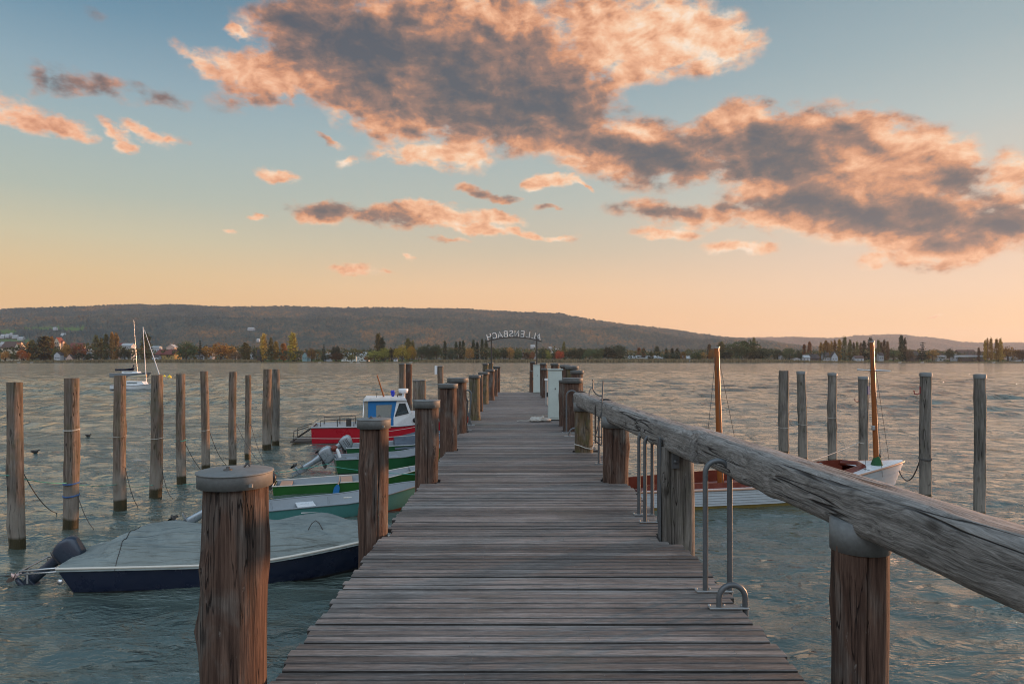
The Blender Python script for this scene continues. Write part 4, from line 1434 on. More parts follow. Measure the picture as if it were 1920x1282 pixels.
for t in h.ts(46, 0.0, 0.992):
    x, y, z = h.section(t, -0.012, 9)[-1]
    hr = lin_tab(ridge, t)
    row = []
    for k in range(25):
        u = -1 + 2 * k / 24
        a = abs(u)
        prof = (1 - a ** 3.6) * 0.86 + (1 - a) * 0.14
        if a > 0.985:
            prof = 0
        fold = 0.055 * math.sin(t * 26 + u * 5 + math.sin(u * 9) * 1.2) * (1 - a) * a * 3 * min(1, hr * 4)
        fold += 0.022 * mnoise.noise(Vector((t * 7, u * 5, 3))) * min(1, hr * 5) * (1 - a ** 6)
        edge = -0.045 if a >= 0.999 else 0.0
        row.append((x, y * u * (1.0 if a < 0.999 else 1.015), z + 0.012 + hr * prof + fold + edge))
    rows.append(row)
cov.grid(rows, 0, True)
cov.add(rows[0] + [(q[0], q[1], q[2] - 0.03) for q in rows[0]], [(k, k + 1, 25 + k + 1, 25 + k) for k in range(24)])
co = cov.build('cover', M['cover_grey'], root)
for t in (0.185, 0.86):
    seam = MB()
    pts = []
    for k in range(0, 25):
        i = min(range(len(rows)), key=lambda q: abs(rows[q][12][0] - t * L))
        pts.append(Vector(rows[i][k]) + Vector((0, 0, 0.004)))
    seam.tube(pts, 0.005, 5)
    seam.build('seam', M['iron'], co)
vent = MB()
vx = 0.72 * L
vi = min(range(len(rows)), key=lambda q: abs(rows[q][12][0] - vx))
vc = Vector(rows[vi][5])
vent.tube([vc + Vector((-0.11, 0, -0.04)), vc + Vector((-0.09, 0.015, 0.02)), vc + Vector((-0.05, 0.03, 0.09)), vc + Vector((0.0, 0.05, 0.125)), vc + Vector((0.05, 0.035, 0.085)), vc + Vector((0.10, 0.015, 0.0)), vc + Vector((0.13, 0.0, -0.04))], 0.006, 6)
vent.tube([vc + Vector((-0.11, -0.01, -0.035)), vc + Vector((0.0, -0.005, -0.005)), vc + Vector((0.13, -0.01, -0.035))], 0.008, 6)
vent.build('vent_flap', M['iron'], co)
outboard(root, (-0.02, -0.10, 0.27), R(50), 'cowl_blue', None, 0.79, 'copper')
fr = MB()
for sy in (-0.34, 0.34):
    fr.tube([(0.02, sy, 0.27), (-0.50, sy, 0.24), (-0.50, sy, 0.20), (0.02, sy, 0.22)], 0.014, 6)
    fr.tube([(-0.40, sy, 0.23), (-0.40, sy, 0.08)], 0.014, 6)
fr.tube([(-0.50, -0.34, 0.235), (-0.50, 0.34, 0.235)], 0.014, 6)
fr.build('stern_frame', M['steel'], root)
fit = MB()
fit.lathe([(0.035, 0), (0.035, 0.012), (0.0001, 0.018)], 12, 0, (0.12, -h.section(0.03)[5][1] - 0.0, 0.16), Matrix.Rotation(R(90), 3, 'X'))
fit.build('drain_fitting', M['steel'], root)

# ---- teal open rowing boat
p = at_water(398, 993) + Vector((0.05, 0.45, 0))
bow = Vector((-1.68, p.y + 1.62, WATER))
root, L = boat_root('open_boat', 'teal open boat with grey inside and a white bench', p, bow)
h = Hull(L, 1.05, [(0, 0.26), (0.5, 0.29), (1, 0.50)], 0.10, 0.74, 0.86, 0.35, 0.5, 0.3)
hull_parts(h, root, M['teal'], M['boat_grey'], M['boat_grey'], M['antifoul'], 0.012, 0.03, rail=0.016)
thwart(h, root, 0.36, M['white'], 0.34, 0.10)
thwart(h, root, 0.06, M['boat_grey'], 0.3, 0.08)
for t in (0.2, 0.48, 0.66):
    rb = MB()
    pts = [(x, y * 0.99, z) for x, y, z in h.section(t, 0.04, 9, 0.03, 0.03)]
    rb.tube(pts[3:], 0.012, 6)
    rb.build('rib', M['boat_grey'], root)
x, y, z = h.section(0.60, 0.05, 9)[-1]
MB().box((x, y - 0.01, z - 0.10), (0.34, 0.04, 0.03), bev=0.008).build('oar_block', M['offwhite'], root)
outboard(root, (-0.07, 0, 0.24), R(60), 'cowl_silver', None, 0.92, 'iron')

# ---- long green boat with a blue paddle
p = at_water(513, 931) + Vector((-0.17, 0.42, 0))
bow = Vector((-1.74, p.y + 0.98, WATER))
root, L = boat_root('open_boat', 'long bright green open boat with a blue paddle over its side', p, bow)
h = Hull(L, 1.0, [(0, 0.22), (0.5, 0.26), (1, 0.50)], 0.10, 0.80, 0.82, 0.30, 0.5, 0.2, 0.03)
hull_parts(h, root, M['green'], M['boat_grey'], M['offwhite'], M['black_band'], 0.008, 0.03, rail=0.013, deck_from=0.80, deck_mat=M['boat_grey'])
for t, mm in ((0.07, 'bench_pink'), (0.42, 'bench_pink')):
    thwart(h, root, t, M[mm], 0.26, 0.03)
x, y, z = h.section(0.375, 0.0, 9)[-1]
pd = MB()
pd.tube([(x + 0.02, -y + 0.10, z + 0.14), (x, -y - 0.02, z + 0.02)], 0.014, 8)
pd.tube([(x, -y - 0.02, z + 0.02), (x - 0.03, -y - 0.045, z - 0.06)], 0.014, 8)
pd.build('paddle_shaft', M['bench_pink'], root)
pb = MB()
pb.prism([(-0.03, 0.03), (-0.075, -0.04), (-0.085, -0.22), (-0.04, -0.26), (0.03, -0.25), (0.06, -0.20), (0.05, -0.04), (0.015, 0.03)], 0.016, lambda a, b, d: (x - 0.03 + a + b * 0.18, -y - 0.05 + d, z - 0.06 + b))
pb.build('paddle_blade', M['blue'], root)
outboard(root, (-0.05, 0, 0.24), R(22), 'cowl_black', None, 0.72)

# ---- dark green boat with the silver outboard
p = at_water(624, 890) + Vector((-0.10, 0.42, 0))
bow = Vector((-1.78, p.y + 1.05, WATER))
root, L = boat_root('open_boat', 'dark green boat with a big silver outboard tilted at its stern', p, bow)
h = Hull(L, 1.15, [(0, 0.40), (0.5, 0.40), (1, 0.62)], 0.10, 0.84, 0.86, 0.32, 0.5, 0.2, 0.05)
hull_parts(h, root, M['green_dark'], M['boat_grey'], M['boat_grey'], M['black_band'], 0.05, 0.04, rail=0.018, deck_from=0.72, deck_mat=M['boat_grey'])
thwart(h, root, 0.15, M['boat_grey'], 0.28, 0.08)
thwart(h, root, 0.5, M['boat_grey'], 0.28, 0.08)
outboard(root, (-0.22, -0.05, 0.33), R(57), 'cowl_silver', None, 0.90, 'iron')
mx = MB()
mx.tube([(0.03, -0.18, 0.68), (0.10, -0.2, 0.60), (0.16, -0.22, 0.42)], 0.045, 10)
mx.build('fender', M['white'], root)
bo = MB()
bo.lathe([(0.001, -.09), (0.07, -.06), (0.09, 0.0), (0.07, .06), (0.001, .09)], 14, 0, (0.02, -0.16, 0.66))
bo.build('float', M['antifoul'], root)
bg = MB()
bg.box((1.05, -0.05, 0.50), (0.5, 0.5, 0.25), rot=Matrix.Rotation(R(18), 3, 'Y'), bev=0.06)
bg.build('seat_box', M['cover_dark'], root)

# ---- slate covered boat beyond it
p = at_water(640, 857) + Vector((0, 0.5, 0))
bow = Vector((-1.85, p.y + 0.75, WATER))
root, L = boat_root('covered_boat', 'boat with slate grey bow cover and a yellow green locker', p, bow)
h = Hull(L, 1.35, [(0, 0.28), (0.5, 0.34), (1, 0.52)], 0.12, 0.84, 0.88, 0.32, 0.5, 0.2)
hull_parts(h, root, M['green_dark'], M['boat_grey'], M['alu'], M['black_band'], 0.03, 0.04, rail=0.018)
cv = MB()
rows = []
for t in h.ts(24, 0.42, 0.985):
    x, y, z = h.section(t, -0.02, 9)[-1]
    hr = lin_tab([(0.42, 0.18), (0.62, 0.32), (0.80, 0.26), (1.0, 0.04)], t)
    rows.append([(x, y * u, z + 0.01 + hr * (1 - abs(u) ** 2.2) - (0.12 if abs(u) > 0.99 else 0) + 0.02 * mnoise.noise(Vector((x * 3, u * 4, 1)))) for u in [-1 + k / 7 for k in range(15)]])
cv.grid(rows)
cv.add(rows[0] + [(q[0], q[1], 0.25) for q in rows[0]], [(k, k + 1, 16 + k, 15 + k) for k in range(14)])
cv.build('bow_cover', M['cover_dark'], root)
MB().box((0.72, -0.1, 0.42), (0.55, 0.75, 0.26), bev=0.02).build('locker', M['olive'], root)
outboard(root, (-0.02, -0.05, 0.24), R(58), 'cowl_silver', None, 0.92, stripes=True)

# ---- red workboat with white wheelhouse
p = at_water(574, 833) + Vector((0, 0.85, 0))
bow = Vector((-1.7, p.y + 1.15, WATER))
root, L = boat_root('work_boat', 'red workboat with white wheelhouse and blue canvas side', p, bow)
h = Hull(L, 1.9, [(0, 0.60), (0.5, 0.60), (1, 0.92)], 0.16, 0.90, 0.94, 0.45, 0.6, 0.2, 0.02)
hull_parts(h, root, M['red'], M['alu'], M['alu'], M['black_band'], 0.05, 0.25, rail=0.03, deck_from=0.80, deck_mat=M['white'])
YC = 24.9


def cabx(px):
    return xat(px, YC) - p.x


def cxz(px, py):
    return (cabx(px), zat(py, YC) - WATER)


xc = cabx(762)
x3 = cabx(658)
hw_ = 0.80
cab_t = zat(746, YC) - WATER
sheer_z = 0.60
WIN = [cxz(734, 781), cxz(759, 775.5), cxz(752.5, 757), cxz(742, 757.5)]
OUT = [cxz(731, 784), cxz(765, 777), cxz(755, 751), cxz(737, 751)]
cb = MB()
for sy in (-1, 1):
    yy = sy * hw_
    for k in range(4):
        k2 = (k + 1) % 4
        cb.prism([OUT[k], OUT[k2], WIN[k2], WIN[k]], 0.03, lambda a, b, d, yy=yy: (a, yy + d, b))
    lowr = [(cabx(683), sheer_z - 0.05), (cabx(820), sheer_z + 0.05), cxz(812, 777), OUT[1], OUT[0], cxz(731, 800), cxz(683, 800)]
    cb.prism([lowr[0], lowr[1], lowr[2], lowr[3], lowr[4], lowr[5], lowr[6]], 0.03, lambda a, b, d, yy=yy: (a, yy * (1 - 0.22 * max(0, a - xc)) + d, b))
cb.prism([cxz(675, 751.5), cxz(756, 751.5), cxz(753, 747), cxz(679, 746)], hw_ * 2 + 0.16, lambda a, b, d: (a, d, b))
cb.prism([cxz(765, 776), cxz(812, 776), cxz(812, 778.5), cxz(765, 778.5)], hw_ * 1.55, lambda a, b, d: (a, d, b))
whl = cb.build('wheelhouse', M['white'], root)
for sy in (-1, 1):
    wn = MB().prism(WIN, 0.008, lambda a, b, d, sy=sy: (a, sy * hw_ + d, b))
    wn.build('side_window', M['pane'], whl)
    MB().tube([(a, sy * (hw_ + 0.018), b) for a, b in WIN + WIN[:1]], 0.014, 6).build('window_frame', M['black'], whl)
    MB().lathe([(0.085, 0), (0.085, 0.02), (0.0001, 0.022)], 16, 0, (cabx(771), sy * hw_ * 0.965, zat(789, YC) - WATER), Matrix.Rotation(R(90 * -sy), 3, 'X')).build('porthole', M['black'], whl)
MB().prism([cxz(763, 776), cxz(765, 776), cxz(756, 752), cxz(754, 752)], hw_ * 1.9, lambda a, b, d: (a, d, b)).build('windscreen', M['pane'], whl)
CO = [cxz(684, 800), cxz(731, 800), cxz(737.5, 752), cxz(684, 752.5)]
CW = [cxz(699, 790), cxz(725, 788), cxz(728.5, 759), cxz(698.5, 759.5)]
for sy in (-1, 1):
    bl = MB()
    for k in range(4):
        k2 = (k + 1) % 4
        bl.prism([CO[k], CO[k2], CW[k2], CW[k]], 0.012, lambda a, b, d, sy=sy: (a, sy * hw_ + d, b))
    bl.build('canvas_side', M['blue'], root)
    MB().prism(CW, 0.006, lambda a, b, d, sy=sy: (a, sy * hw_ + d, b)).build('foil_window', M['clear_pane'], root)
    MB().prism([cxz(674, 800), cxz(683, 800), cxz(683, 752), cxz(676.5, 752)], 0.006, lambda a, b, d, sy=sy: (a, sy * hw_ + d, b)).build('foil_window', M['clear_pane'], root)
MB().tube([(cabx(674), -hw_, 0.6), (cabx(676), -hw_, cab_t - 0.08), (cabx(676), hw_, cab_t - 0.08), (cabx(674), hw_, 0.6)], 0.02, 6).build('canvas_frame', M['steel'], root)
xa = cabx(676)
rt = MB()
rt.lathe([(0.05, 0), (0.05, 0.05), (0.075, 0.06), (0.085, 0.20), (0.07, 0.23), (0.0001, 0.24)], 16, 0, (xc - 0.62, -0.3, cab_t + 0.02))
rt.build('blue_beacon', M['blue_lamp'], root)
rd = MB()
rd.lathe([(0.06, 0), (0.05, 0.14), (0.17, 0.16), (0.19, 0.30), (0.17, 0.32), (0.0001, 0.33)], 20, 0, (xc - 0.22, 0.0, cab_t - 0.02))
rd.build('radar_dome', M['white'], root)
an = MB()
an.tube([(xa + 0.45, -0.3, cab_t - 0.02), (xa + 0.45, -0.3, cab_t + 0.18)], 0.008, 6)
an.tube([(xc - 0.45, -0.2, cab_t), (xc - 0.42, -0.2, cab_t + 0.12)], 0.02, 6)
an.build('aerial', M['iron'], root)
tm = MB()
tm.tube([(xc - 0.95, 0.1, cab_t), (xc - 1.20, 0.1, cab_t + 0.82)], [0.035, 0.02], 8)
tm.build('folded_mast', M['spar'], root)
x1, x2 = cabx(598), cabx(628)
for sy in (-1, 1):
    yy = sy * 0.82
    rl = MB()
    rl.tube([(x1, yy, 0.58), (x1, yy, 0.84), (x2, yy, 0.86), (x3, yy, 0.87), (x3, yy, 0.58)], 0.016, 6)
    rl.tube([(x2, yy, 0.58), (x2, yy, 0.86)], 0.016, 6)
    rl.build('side_rail', M['iron'], root)
sp_ = MB()
for sy in (-0.6, 0.6):
    sp_.tube([(0.0, sy, 0.55), (-0.65, sy, 0.10), (0.0, sy, 0.10)], 0.022, 6)
    sp_.tube([(-0.62, sy, 0.10), (-0.62, sy, 0.45), (-0.1, sy, 0.62)], 0.015, 6)
sp_.box((-0.36, 0, 0.09), (0.72, 1.5, 0.04))
sp_.build('stern_platform', M['iron'], root)
MB().box((x3 - 0.2, -0.35, 0.72), (0.18, 0.2, 0.30), bev=0.02).build('winch', M['iron'], root)

# ---- sailing boats at anchor on the left
G_S = 'yachts at anchor out on the lake'


def yacht(label, pxs, pyw, pxb, mast_px, mast_top, mast_bot_px, fb, cabin=True, jib=None, boom=None, dark=False):
    y = FPX * (EYE - WATER) / (pyw - HY)
    xs, xb_ = xat(pxs, y), xat(pxb, y)
    root = empty('sailing_yacht', (xs, y + 1.0, WATER), label, 'yacht', G_S)
    L = xb_ - xs
    h = Hull(L, L * 0.30, [(0, fb), (0.5, fb * 0.94), (1, fb * 1.3)], 0.25, 0.86, 0.72, 0.9, 0.5, 0.8, -0.05)
    hull_parts(h, root, M['boat_grey'] if dark else M['white'], M['white'], M['boat_grey'], M['black_band'], 0.08, fb * 0.75, rail=0.03, deck_from=0.42, deck_mat=M['white'], n=18)
    xm = xat(mast_bot_px, y) - xs
    xt = xat(mast_px, y) - xs
    zt = zat(mast_top, y) - WATER
    MB().tube([(xm, 0, fb), (xt, 0, zt)], [0.042, 0.034], 8).build('mast', M['steel'] if dark else M['white'], root)
    if cabin:
        c = MB()
        c.prism([(L * 0.30, fb * 0.9), (L * 0.72, fb * 0.98), (L * 0.66, fb + 0.38), (L * 0.30, fb + 0.42)], L * 0.19, lambda a, b, d: (a, d, b))
        co_ = c.build('cabin', M['white'], root)
        MB().box((L * 0.455, 0, fb + 0.22), (L * 0.22, L * 0.19 + 0.02, 0.17), bev=0.02).build('cabin_window', M['pane'], co_)
    if boom:
        x0 = xat(boom, y) - xs
        MB().tube([(xm, 0, fb + 0.95), ((xm + x0) / 2, 0, fb + 0.88), (x0, 0, fb + 0.82)], [0.15, 0.13, 0.05], 10).build('furled_sail', M['sail_cover'], root)
        MB().tube([(xm, 0, fb + 0.80), (x0, 0, fb + 0.75)], 0.035, 8).build('boom', M['steel'], root)
    if jib:
        MB().tube([(xat(jib[0], y) - xs, 0, zat(jib[1], y) - WATER), (xat(jib[2], y) - xs, 0, zat(jib[3], y) - WATER)], [0.02, 0.055], 8).build('furled_jib', M['white'], root)
    st = MB()
    st.tube([(L * 0.02, 0, fb), (xt, 0, zt)], 0.008, 4)
    st.tube([(xm, 0.4, fb), (xt, 0, zt * 0.92)], 0.008, 4)
    st.build('stay', M['iron'], root)
    return root


yacht('white sailing yacht with a beige furled sail at anchor behind the mooring poles', 201, 731.5, 291, 258, 612, 264.5, 0.5, True, (261, 618, 289, 702), 229)
yacht('larger grey sailing yacht with the tallest mast, anchored behind the white one', 204, 706.5, 279, 245, 599, 252, 0.62, True, None, None, True)
y = 205.0
lb = empty('anchored_boat', (xat(218, y), y, WATER), 'low dark covered motorboat anchored farthest out on the left', 'boat')
h = Hull(5.6, 1.9, [(0, 0.5), (0.5, 0.5), (1, 0.8)], 0.2, 0.85, 0.85, 0.6, 0.5, 0.5)
hull_parts(h, lb, M['navy'], M['navy'], M['cover_dark'], None, 0, 0.3, n=14, deck_from=0.1, deck_mat=M['cover_dark'])
MB().tube([(4.9, 0, 0.7), (5.3, 0, 1.7)], [0.12, 0.22], 8).build('folded_hood', M['navy'], lb)
for px, py, s_, lab in ((308, 706.0, 0.24, 'small yellow mooring buoy left of the larger one'), (318, 707.5, 0.34, 'larger yellow mooring buoy out on the lake')):
    q = at_water(px, py)
    b = MB().lathe([(0.001, -s_ * .6), (s_ * .8, -s_ * .4), (s_, 0.0), (s_ * .8, s_ * .55), (s_ * .25, s_ * .85), (s_ * .2, s_ * 1.2), (0.001, s_ * 1.25)], 16).build('mooring_buoy', M['hub_yellow'], None, (q.x, q.y, WATER + 0.05))
    tag(b, lab, 'buoy', 'yellow mooring buoys')

# ---- clinker sailing dinghy on the right
st_ = Vector((2.25, 14.0, WATER))
bw = Vector((8.95, 15.75, WATER))
root, L = boat_root('sailing_dinghy', 'white clinker sailing boat with mahogany inside and two varnished masts', st_, bw, None)
h = Hull(L, 1.75, [(0, 0.40), (0.45, 0.42), (1, 0.68)], 0.20, 0.70, 0.62, 0.42, 0.48, 1.0, 0.05)
ts = h.ts(40)
NS = 6                                            # strakes per side, each lapping the one below
hb_ = MB()
cols = []
for t in ts:
    sec = h.section(t, 0, 25)
    cols.append(sec)


def sec_at(sec, z):
    for a, b in zip(sec[:-1], sec[1:]):
        if a[2] <= z <= b[2] and b[2] > a[2] and a[1] > 0 or (a[2] <= z <= b[2] and b[2] > a[2]):
            u = (z - a[2]) / (b[2] - a[2])
            return (a[0] + (b[0] - a[0]) * u, a[1] + (b[1] - a[1]) * u, z)
    return sec[-1]


for sgn in (-1, 1):
    for k in range(NS):
        lo_r, hi_r = [], []
        rows = []
        for i, t in enumerate(ts):
            zt = h.zs(t)
            z0 = 0.07
            a = z0 + (zt - z0) * k / NS
            b = z0 + (zt - z0) * (k + 1) / NS
            p_lo, p_hi = sec_at(cols[i], a), sec_at(cols[i], b)
            lapo = 0.020
            rows.append([(p_lo[0], sgn * (p_lo[1] - 0.004), a + 0.001), (p_lo[0], sgn * (p_lo[1] + lapo), a), (p_hi[0], sgn * (p_hi[1] + 0.002), b)])
        hb_.grid(rows if sgn < 0 else [r_[::-1] for r_ in rows], 0, False)
    # below the boot stripe
    for (za, zb2, mi) in ((-0.02, 0.07, 1), (-0.3, -0.02, 2)):
        rows = []
        for i, t in enumerate(ts):
            p1, p2 = sec_at(cols[i], max(za, cols[i][2][2])), sec_at(cols[i], zb2)
            rows.append([(p1[0], sgn * p1[1], max(za, -0.2)), (p2[0], sgn * p2[1], zb2)])
        hb_.grid(rows if sgn < 0 else [r_[::-1] for r_ in rows], mi, True)
tr = [(x, -y_, z) for x, y_, z in cols[0]][::-1] + cols[0][1:]
hb_.add(tr, [tuple(range(len(tr)))[::-1]], 0)
M['boot_teal'] = simple('dark_teal_bottom_paint', (0.01, 0.05, 0.07), 0.5)
hb_.build('clinker_hull', [M['lapstrake'], M['yellow_band'], M['boot_teal']], root)
ib = MB()
ins = [h.section(t, 0.03, 11, 0.04, 0.0) for t in h.ts(30, 0.012, 0.97)]
ir = [[(x, -y_, z) for x, y_, z in s_][::-1] + [(x, y_, z) for x, y_, z in s_][1:] for s_ in ins]
ib.grid([r_[::-1] for r_ in ir])
ib.add(ir[0], [tuple(range(len(ir[0])))])
ib.build('inner_skin', M['mahogany'], root)
gb = MB()
for sgn in (-1, 1):
    gb.tube([(c[-1][0], sgn * (c[-1][1] + 0.01), c[-1][2]) for c in cols], 0.022, 8)
gb.build('gunwale', M['bench_pink'], root)
# coaming: a raised mahogany board just inside the gunwale
cm = MB()
for sgn in (-1, 1):
    rows = []
    for t in h.ts(30, 0.03, 0.80):
        x, y_, z = h.section(t, 0.0, 9)[-1]
        ins_ = 0.10 + 0.20 * max(0, (t - 0.55) / 0.25) ** 2
        yy = max(y_ - ins_, 0.02)
        rows.append([(x, sgn * yy, z - 0.12), (x, sgn * yy, z + 0.125), (x, sgn * (yy - 0.02), z + 0.125), (x, sgn * (yy - 0.02), z - 0.12)])
    cm.grid(rows if sgn > 0 else [r_[::-1] for r_ in rows], 0, False)
    e = rows[-1]
xe, ye, ze = h.section(0.80, 0, 9)[-1]
cm.tube([(xe, -(ye - 0.29), ze + 0.05), (xe + 0.16, 0, ze + 0.06), (xe, ye - 0.29, ze + 0.05)], 0.07, 8)
cm.build('coaming', M['mahogany'], root)
sd = MB()
for sgn in (-1, 1):
    rows = []
    for t in h.ts(30, 0.02, 0.80):
        x, y_, z = h.section(t, 0.0, 9)[-1]
        ins_ = 0.10 + 0.20 * max(0, (t - 0.55) / 0.25) ** 2
        rows.append([(x, sgn * y_, z + 0.006), (x, sgn * max(y_ - ins_ - 0.02, 0.02), z + 0.012)])
    sd.grid(rows)
rows = []
for t in h.ts(12, 0.80, 0.995):
    x, y_, z = h.section(t, 0.0, 9)[-1]
    rows.append([(x, -y_, z + 0.006), (x, -y_ * .5, z + 0.03), (x, 0, z + 0.04), (x, y_ * .5, z + 0.03), (x, y_, z + 0.006)])
sd.grid(rows)
sd.build('foredeck', M['white'], root)
for t in (0.22, 0.50):
    x, y_, z = h.section(t, 0.1, 9)[-1]
    MB().box((x, 0, z - 0.12), (0.3, y_ * 2, 0.04), bev=0.008).build('thwart', M['bench_pink'] if t < 0.3 else M['mahogany'], root)
M['oar'] = M['bench_pink']
ra = root.matrix_basis.copy()
rz = root.rotation_euler.z


def to_local(v):
    d = Vector(v) - root.location
    return Vector((d.x * math.cos(-rz) - d.y * math.sin(-rz), d.x * math.sin(-rz) + d.y * math.cos(-rz), d.z))


for (pb, yb, pt, ptop, wpx) in ((1352, 14.55, 1343.5, 650.5, 13), (1645, 15.3, 1634.5, 640, 10.5)):
    r_ = wpx / 2 / FPX * yb
    foot = to_local((xat(pb, yb), yb, WATER + 0.1))
    top = to_local((xat(pt, yb), yb, zat(ptop, yb)))
    mo = MB().tube([foot, foot.lerp(top, 0.5), top], [r_ * 0.95, r_ * 0.88, r_ * 0.7], 14).build('mast', M['spar'], root)
    MB().tube([top - (top - foot).normalized() * 0.025, top + (top - foot).normalized() * 0.01], r_ * 0.95, 14).build('mast_cap', M['galv'], mo)
    q = foot.lerp(top, 0.42)
    MB().box((q.x - r_ * 1.1, q.y - r_ * 0.4, q.z), (0.07, 0.06, 0.10), bev=0.01).build('halyard_cleat', M['alu'], mo)
    hl = MB()
    for dx, fz in ((-0.14, 0.35), (-0.6, 0.45), (0.8, 0.5)):
        hl.tube([top, Vector((foot.x + dx, foot.y + (0.5 if dx > 0 else -0.3), 0.1 + fz))], 0.006, 4)
    hl.build('halyard', M['rope_dark'], mo)
fo = to_local((xat(1644, 15.3), 15.3, 0))
cvb = MB()
cvb.lathe([(0.15, 0.58), (0.13, 0.66), (0.09, 0.78), (0.06, 0.86)], 14, 0, (fo.x, fo.y, 0), cap0=False)
cvb.build('mast_coat', M['green_canvas'], root)
f1 = to_local((xat(1350, 14.55), 14.55, 0))
mf = MB().lathe([(0.30, 0.12), (0.28, 0.24), (0.15, 0.36), (0.08, 0.40)], 14, 0, (f1.x - 0.35, f1.y, 0))
mf.build('folded_sail', M['green_canvas'], root)
crb = MB()
crb.tube([to_local((xat(1607, 15.3), 15.3, zat(693, 15.3))), to_local((xat(1660, 15.5), 15.3, zat(695.5, 15.3)))], 0.018, 6)
crb.build('spreader', M['steel'], root)
an_ = MB()
xx, yy_, zz_ = h.section(0.90, 0, 9)[-1]
an_.tube([(xx, 0.0, zz_ + 0.02), (xx, 0, zz_ + 0.22), (xx + 0.05, 0, zz_ + 0.12)], 0.03, 8)
an_.box((xx - 0.05, -0.05, zz_ + 0.16), (0.13, 0.10, 0.14), bev=0.03)
an_.build('anchor_roller', M['iron'], root)
xl, yl, zl = h.section(0.70, 0, 9)[-1]
for k in range(3):
    fd = MB()
    fd.lathe([(0.001, -.06), (0.05, -.04), (0.06, 0), (0.05, .04), (0.001, .06)], 12, 0, (xl + k * 0.13, yl - 0.27, zl + 0.06))
    fd.build('fender', M['boat_grey'], root)
BOW_R = Vector((bw.x - 0.15, bw.y, WATER + 0.62))

# ================================================================ mooring poles
G_M = 'mooring poles in the water left of the pier'
G_N = 'mooring poles in the water right of the pier'
ML = [  # px at the waterline, width, px at the top, py top, py waterline
    (23, 26, 17, 717, 1030, 'pole', 'leaning brown mooring pole at the left edge of the photo'),
    (125, 24.5, 127, 709, 993, 'pole', 'brown mooring pole with two blue cords, second from the left'),
    (219, 20.5, 218.5, 704, 955, 'pole', 'brown mooring pole in front of the stern of the white yacht'),
    (287, 20.5, 290, 703, 932, 'pole', 'brown mooring pole in front of the bow of the white yacht'),
    (336, 16, 334, 701, 906, 'pole', 'brown mooring pole just right of the yellow buoys'),
    (383, 14, 380, 696, 884, 'pole', 'mooring pole whose foot hides behind the big near pile, left one'),
    (433, 13.5, 433.5, 697, 872, 'pole', 'mooring pole whose foot hides behind the big near pile, right one'),
    (462.5, 10.5, 463.5, 703, 862, 'pole', 'thinnest mooring pole, left of the close group of three'),
    (497, 15, 498.5, 692, 843, 'pole', 'mooring pole at the left of the close group of three'),
    (515, 12.5, 515.5, 692, 836, 'pole_grey', 'grey mooring pole at the right of the close group of three'),
    (507.5, 8, 508, 701, 824, 'pole', 'thin mooring pole peeping out between two nearer poles'),
]
MR = [
    (1473, 18, 1473, 695, 856, 'pole_grey', 'greenish mooring pole without a cap, leftmost on the right side'),
    (1509.5, 15.5, 1505.5, 697, 870, 'pole_grey', 'slightly leaning capped mooring pole, second on the right side'),
    (1564, 15.5, 1564, 700, 872, 'pole_grey', 'straight capped mooring pole between the leaning one and the blue tag'),
    (1623.5, 16.5, 1622.5, 707, 874, 'pole_grey', 'mooring pole with a blue tag beside the right mast'),
    (1740.5, 19.5, 1741.5, 700, 943, 'pole_grey', 'mooring pole with a red hook tied to the clinker boat'),
    (1843.5, 19, 1843.5, 703, 977, 'pole_grey', 'capped mooring pole nearest the right edge of the photo'),
]
FOOT = {}


def mooring(spec, grp, seed, cap):
    px, w, pxt, pt, pw, mt, lab = spec
    q = at_water(px, pw)
    r = w / 2 / FPX * q.y
    zt = zat(pt, q.y)
    lean = ((pxt - px) / FPX * q.y) / (zt - WATER)
    n = 24
    root = empty('mooring_pole', (q.x - 0.0 + lean * 0.0, q.y + r, 0), lab, 'pole', grp)
    mb, tip = pole_mesh(r, -3.0, zt, seed, n, 6, taper=0.09, lean=(lean, 0), rows=40)
    # keep the foot of the pole where it meets the water
    ob = mb.build('post', M[mt], root)
    ob.location.x = -lean * (WATER + 3.0)
    if cap:
        MB().lathe([(r * 1.10, zt - 0.07), (r * 1.12, zt), (r * 1.0, zt + 0.015), (0.0001, zt + 0.02)], 24, 0, (lean * (zt - WATER), 0, 0), cap0=False).build('cap', M['galv_cap'], root)
    FOOT[px] = (q.x, q.y + r, r, zt, lean)
    return root


for i, s_ in enumerate(ML):
    mooring(s_, G_M, 401 + i * 3, False)
rts = [mooring(s_, G_N, 501 + i * 3, i > 0) for i, s_ in enumerate(MR)]
# tags and hooks
M['hook_red'] = simple('red_iron_hook', (0.25, 0.02, 0.02), 0.5)
M['tag_blue'] = simple('blue_number_plate', (0.02, 0.07, 0.22), 0.4)
x, y, r, zt, _ = FOOT[1623.5]
tg = MB().box((r * 0.8, -r * 0.75, zat(731.5, y)), (0.11, 0.015, 0.24), rot=Matrix.Rotation(R(35), 3, 'Z'), bev=0.003).build('number_plate', M['tag_blue'], rts[3])
tw = MB()
for k in range(3):
    tw.box((r * 0.8 + 0.006, -r * 0.75 - 0.012, zat(731.5, y) - 0.06 + k * 0.06), (0.05, 0.004, 0.016), rot=Matrix.Rotation(R(35), 3, 'Z'))
tw.build('marking', M['white'], tg)
for k, (pxk, pyk) in ((3, (1611, 750)), (4, (1719, 735))):
    x, y, r, zt, _ = FOOT[MR[k][0]]
    z = zat(pyk, y)
    MB().tube([(-r, 0, z + 0.12), (-r, 0, z - 0.02), (-r - 0.06, 0, z - 0.05), (-r - 0.12, 0, z - 0.03), (-r - 0.13, 0, z + 0.04)], 0.012, 6).build('hook', M['hook_red'], rts[k])
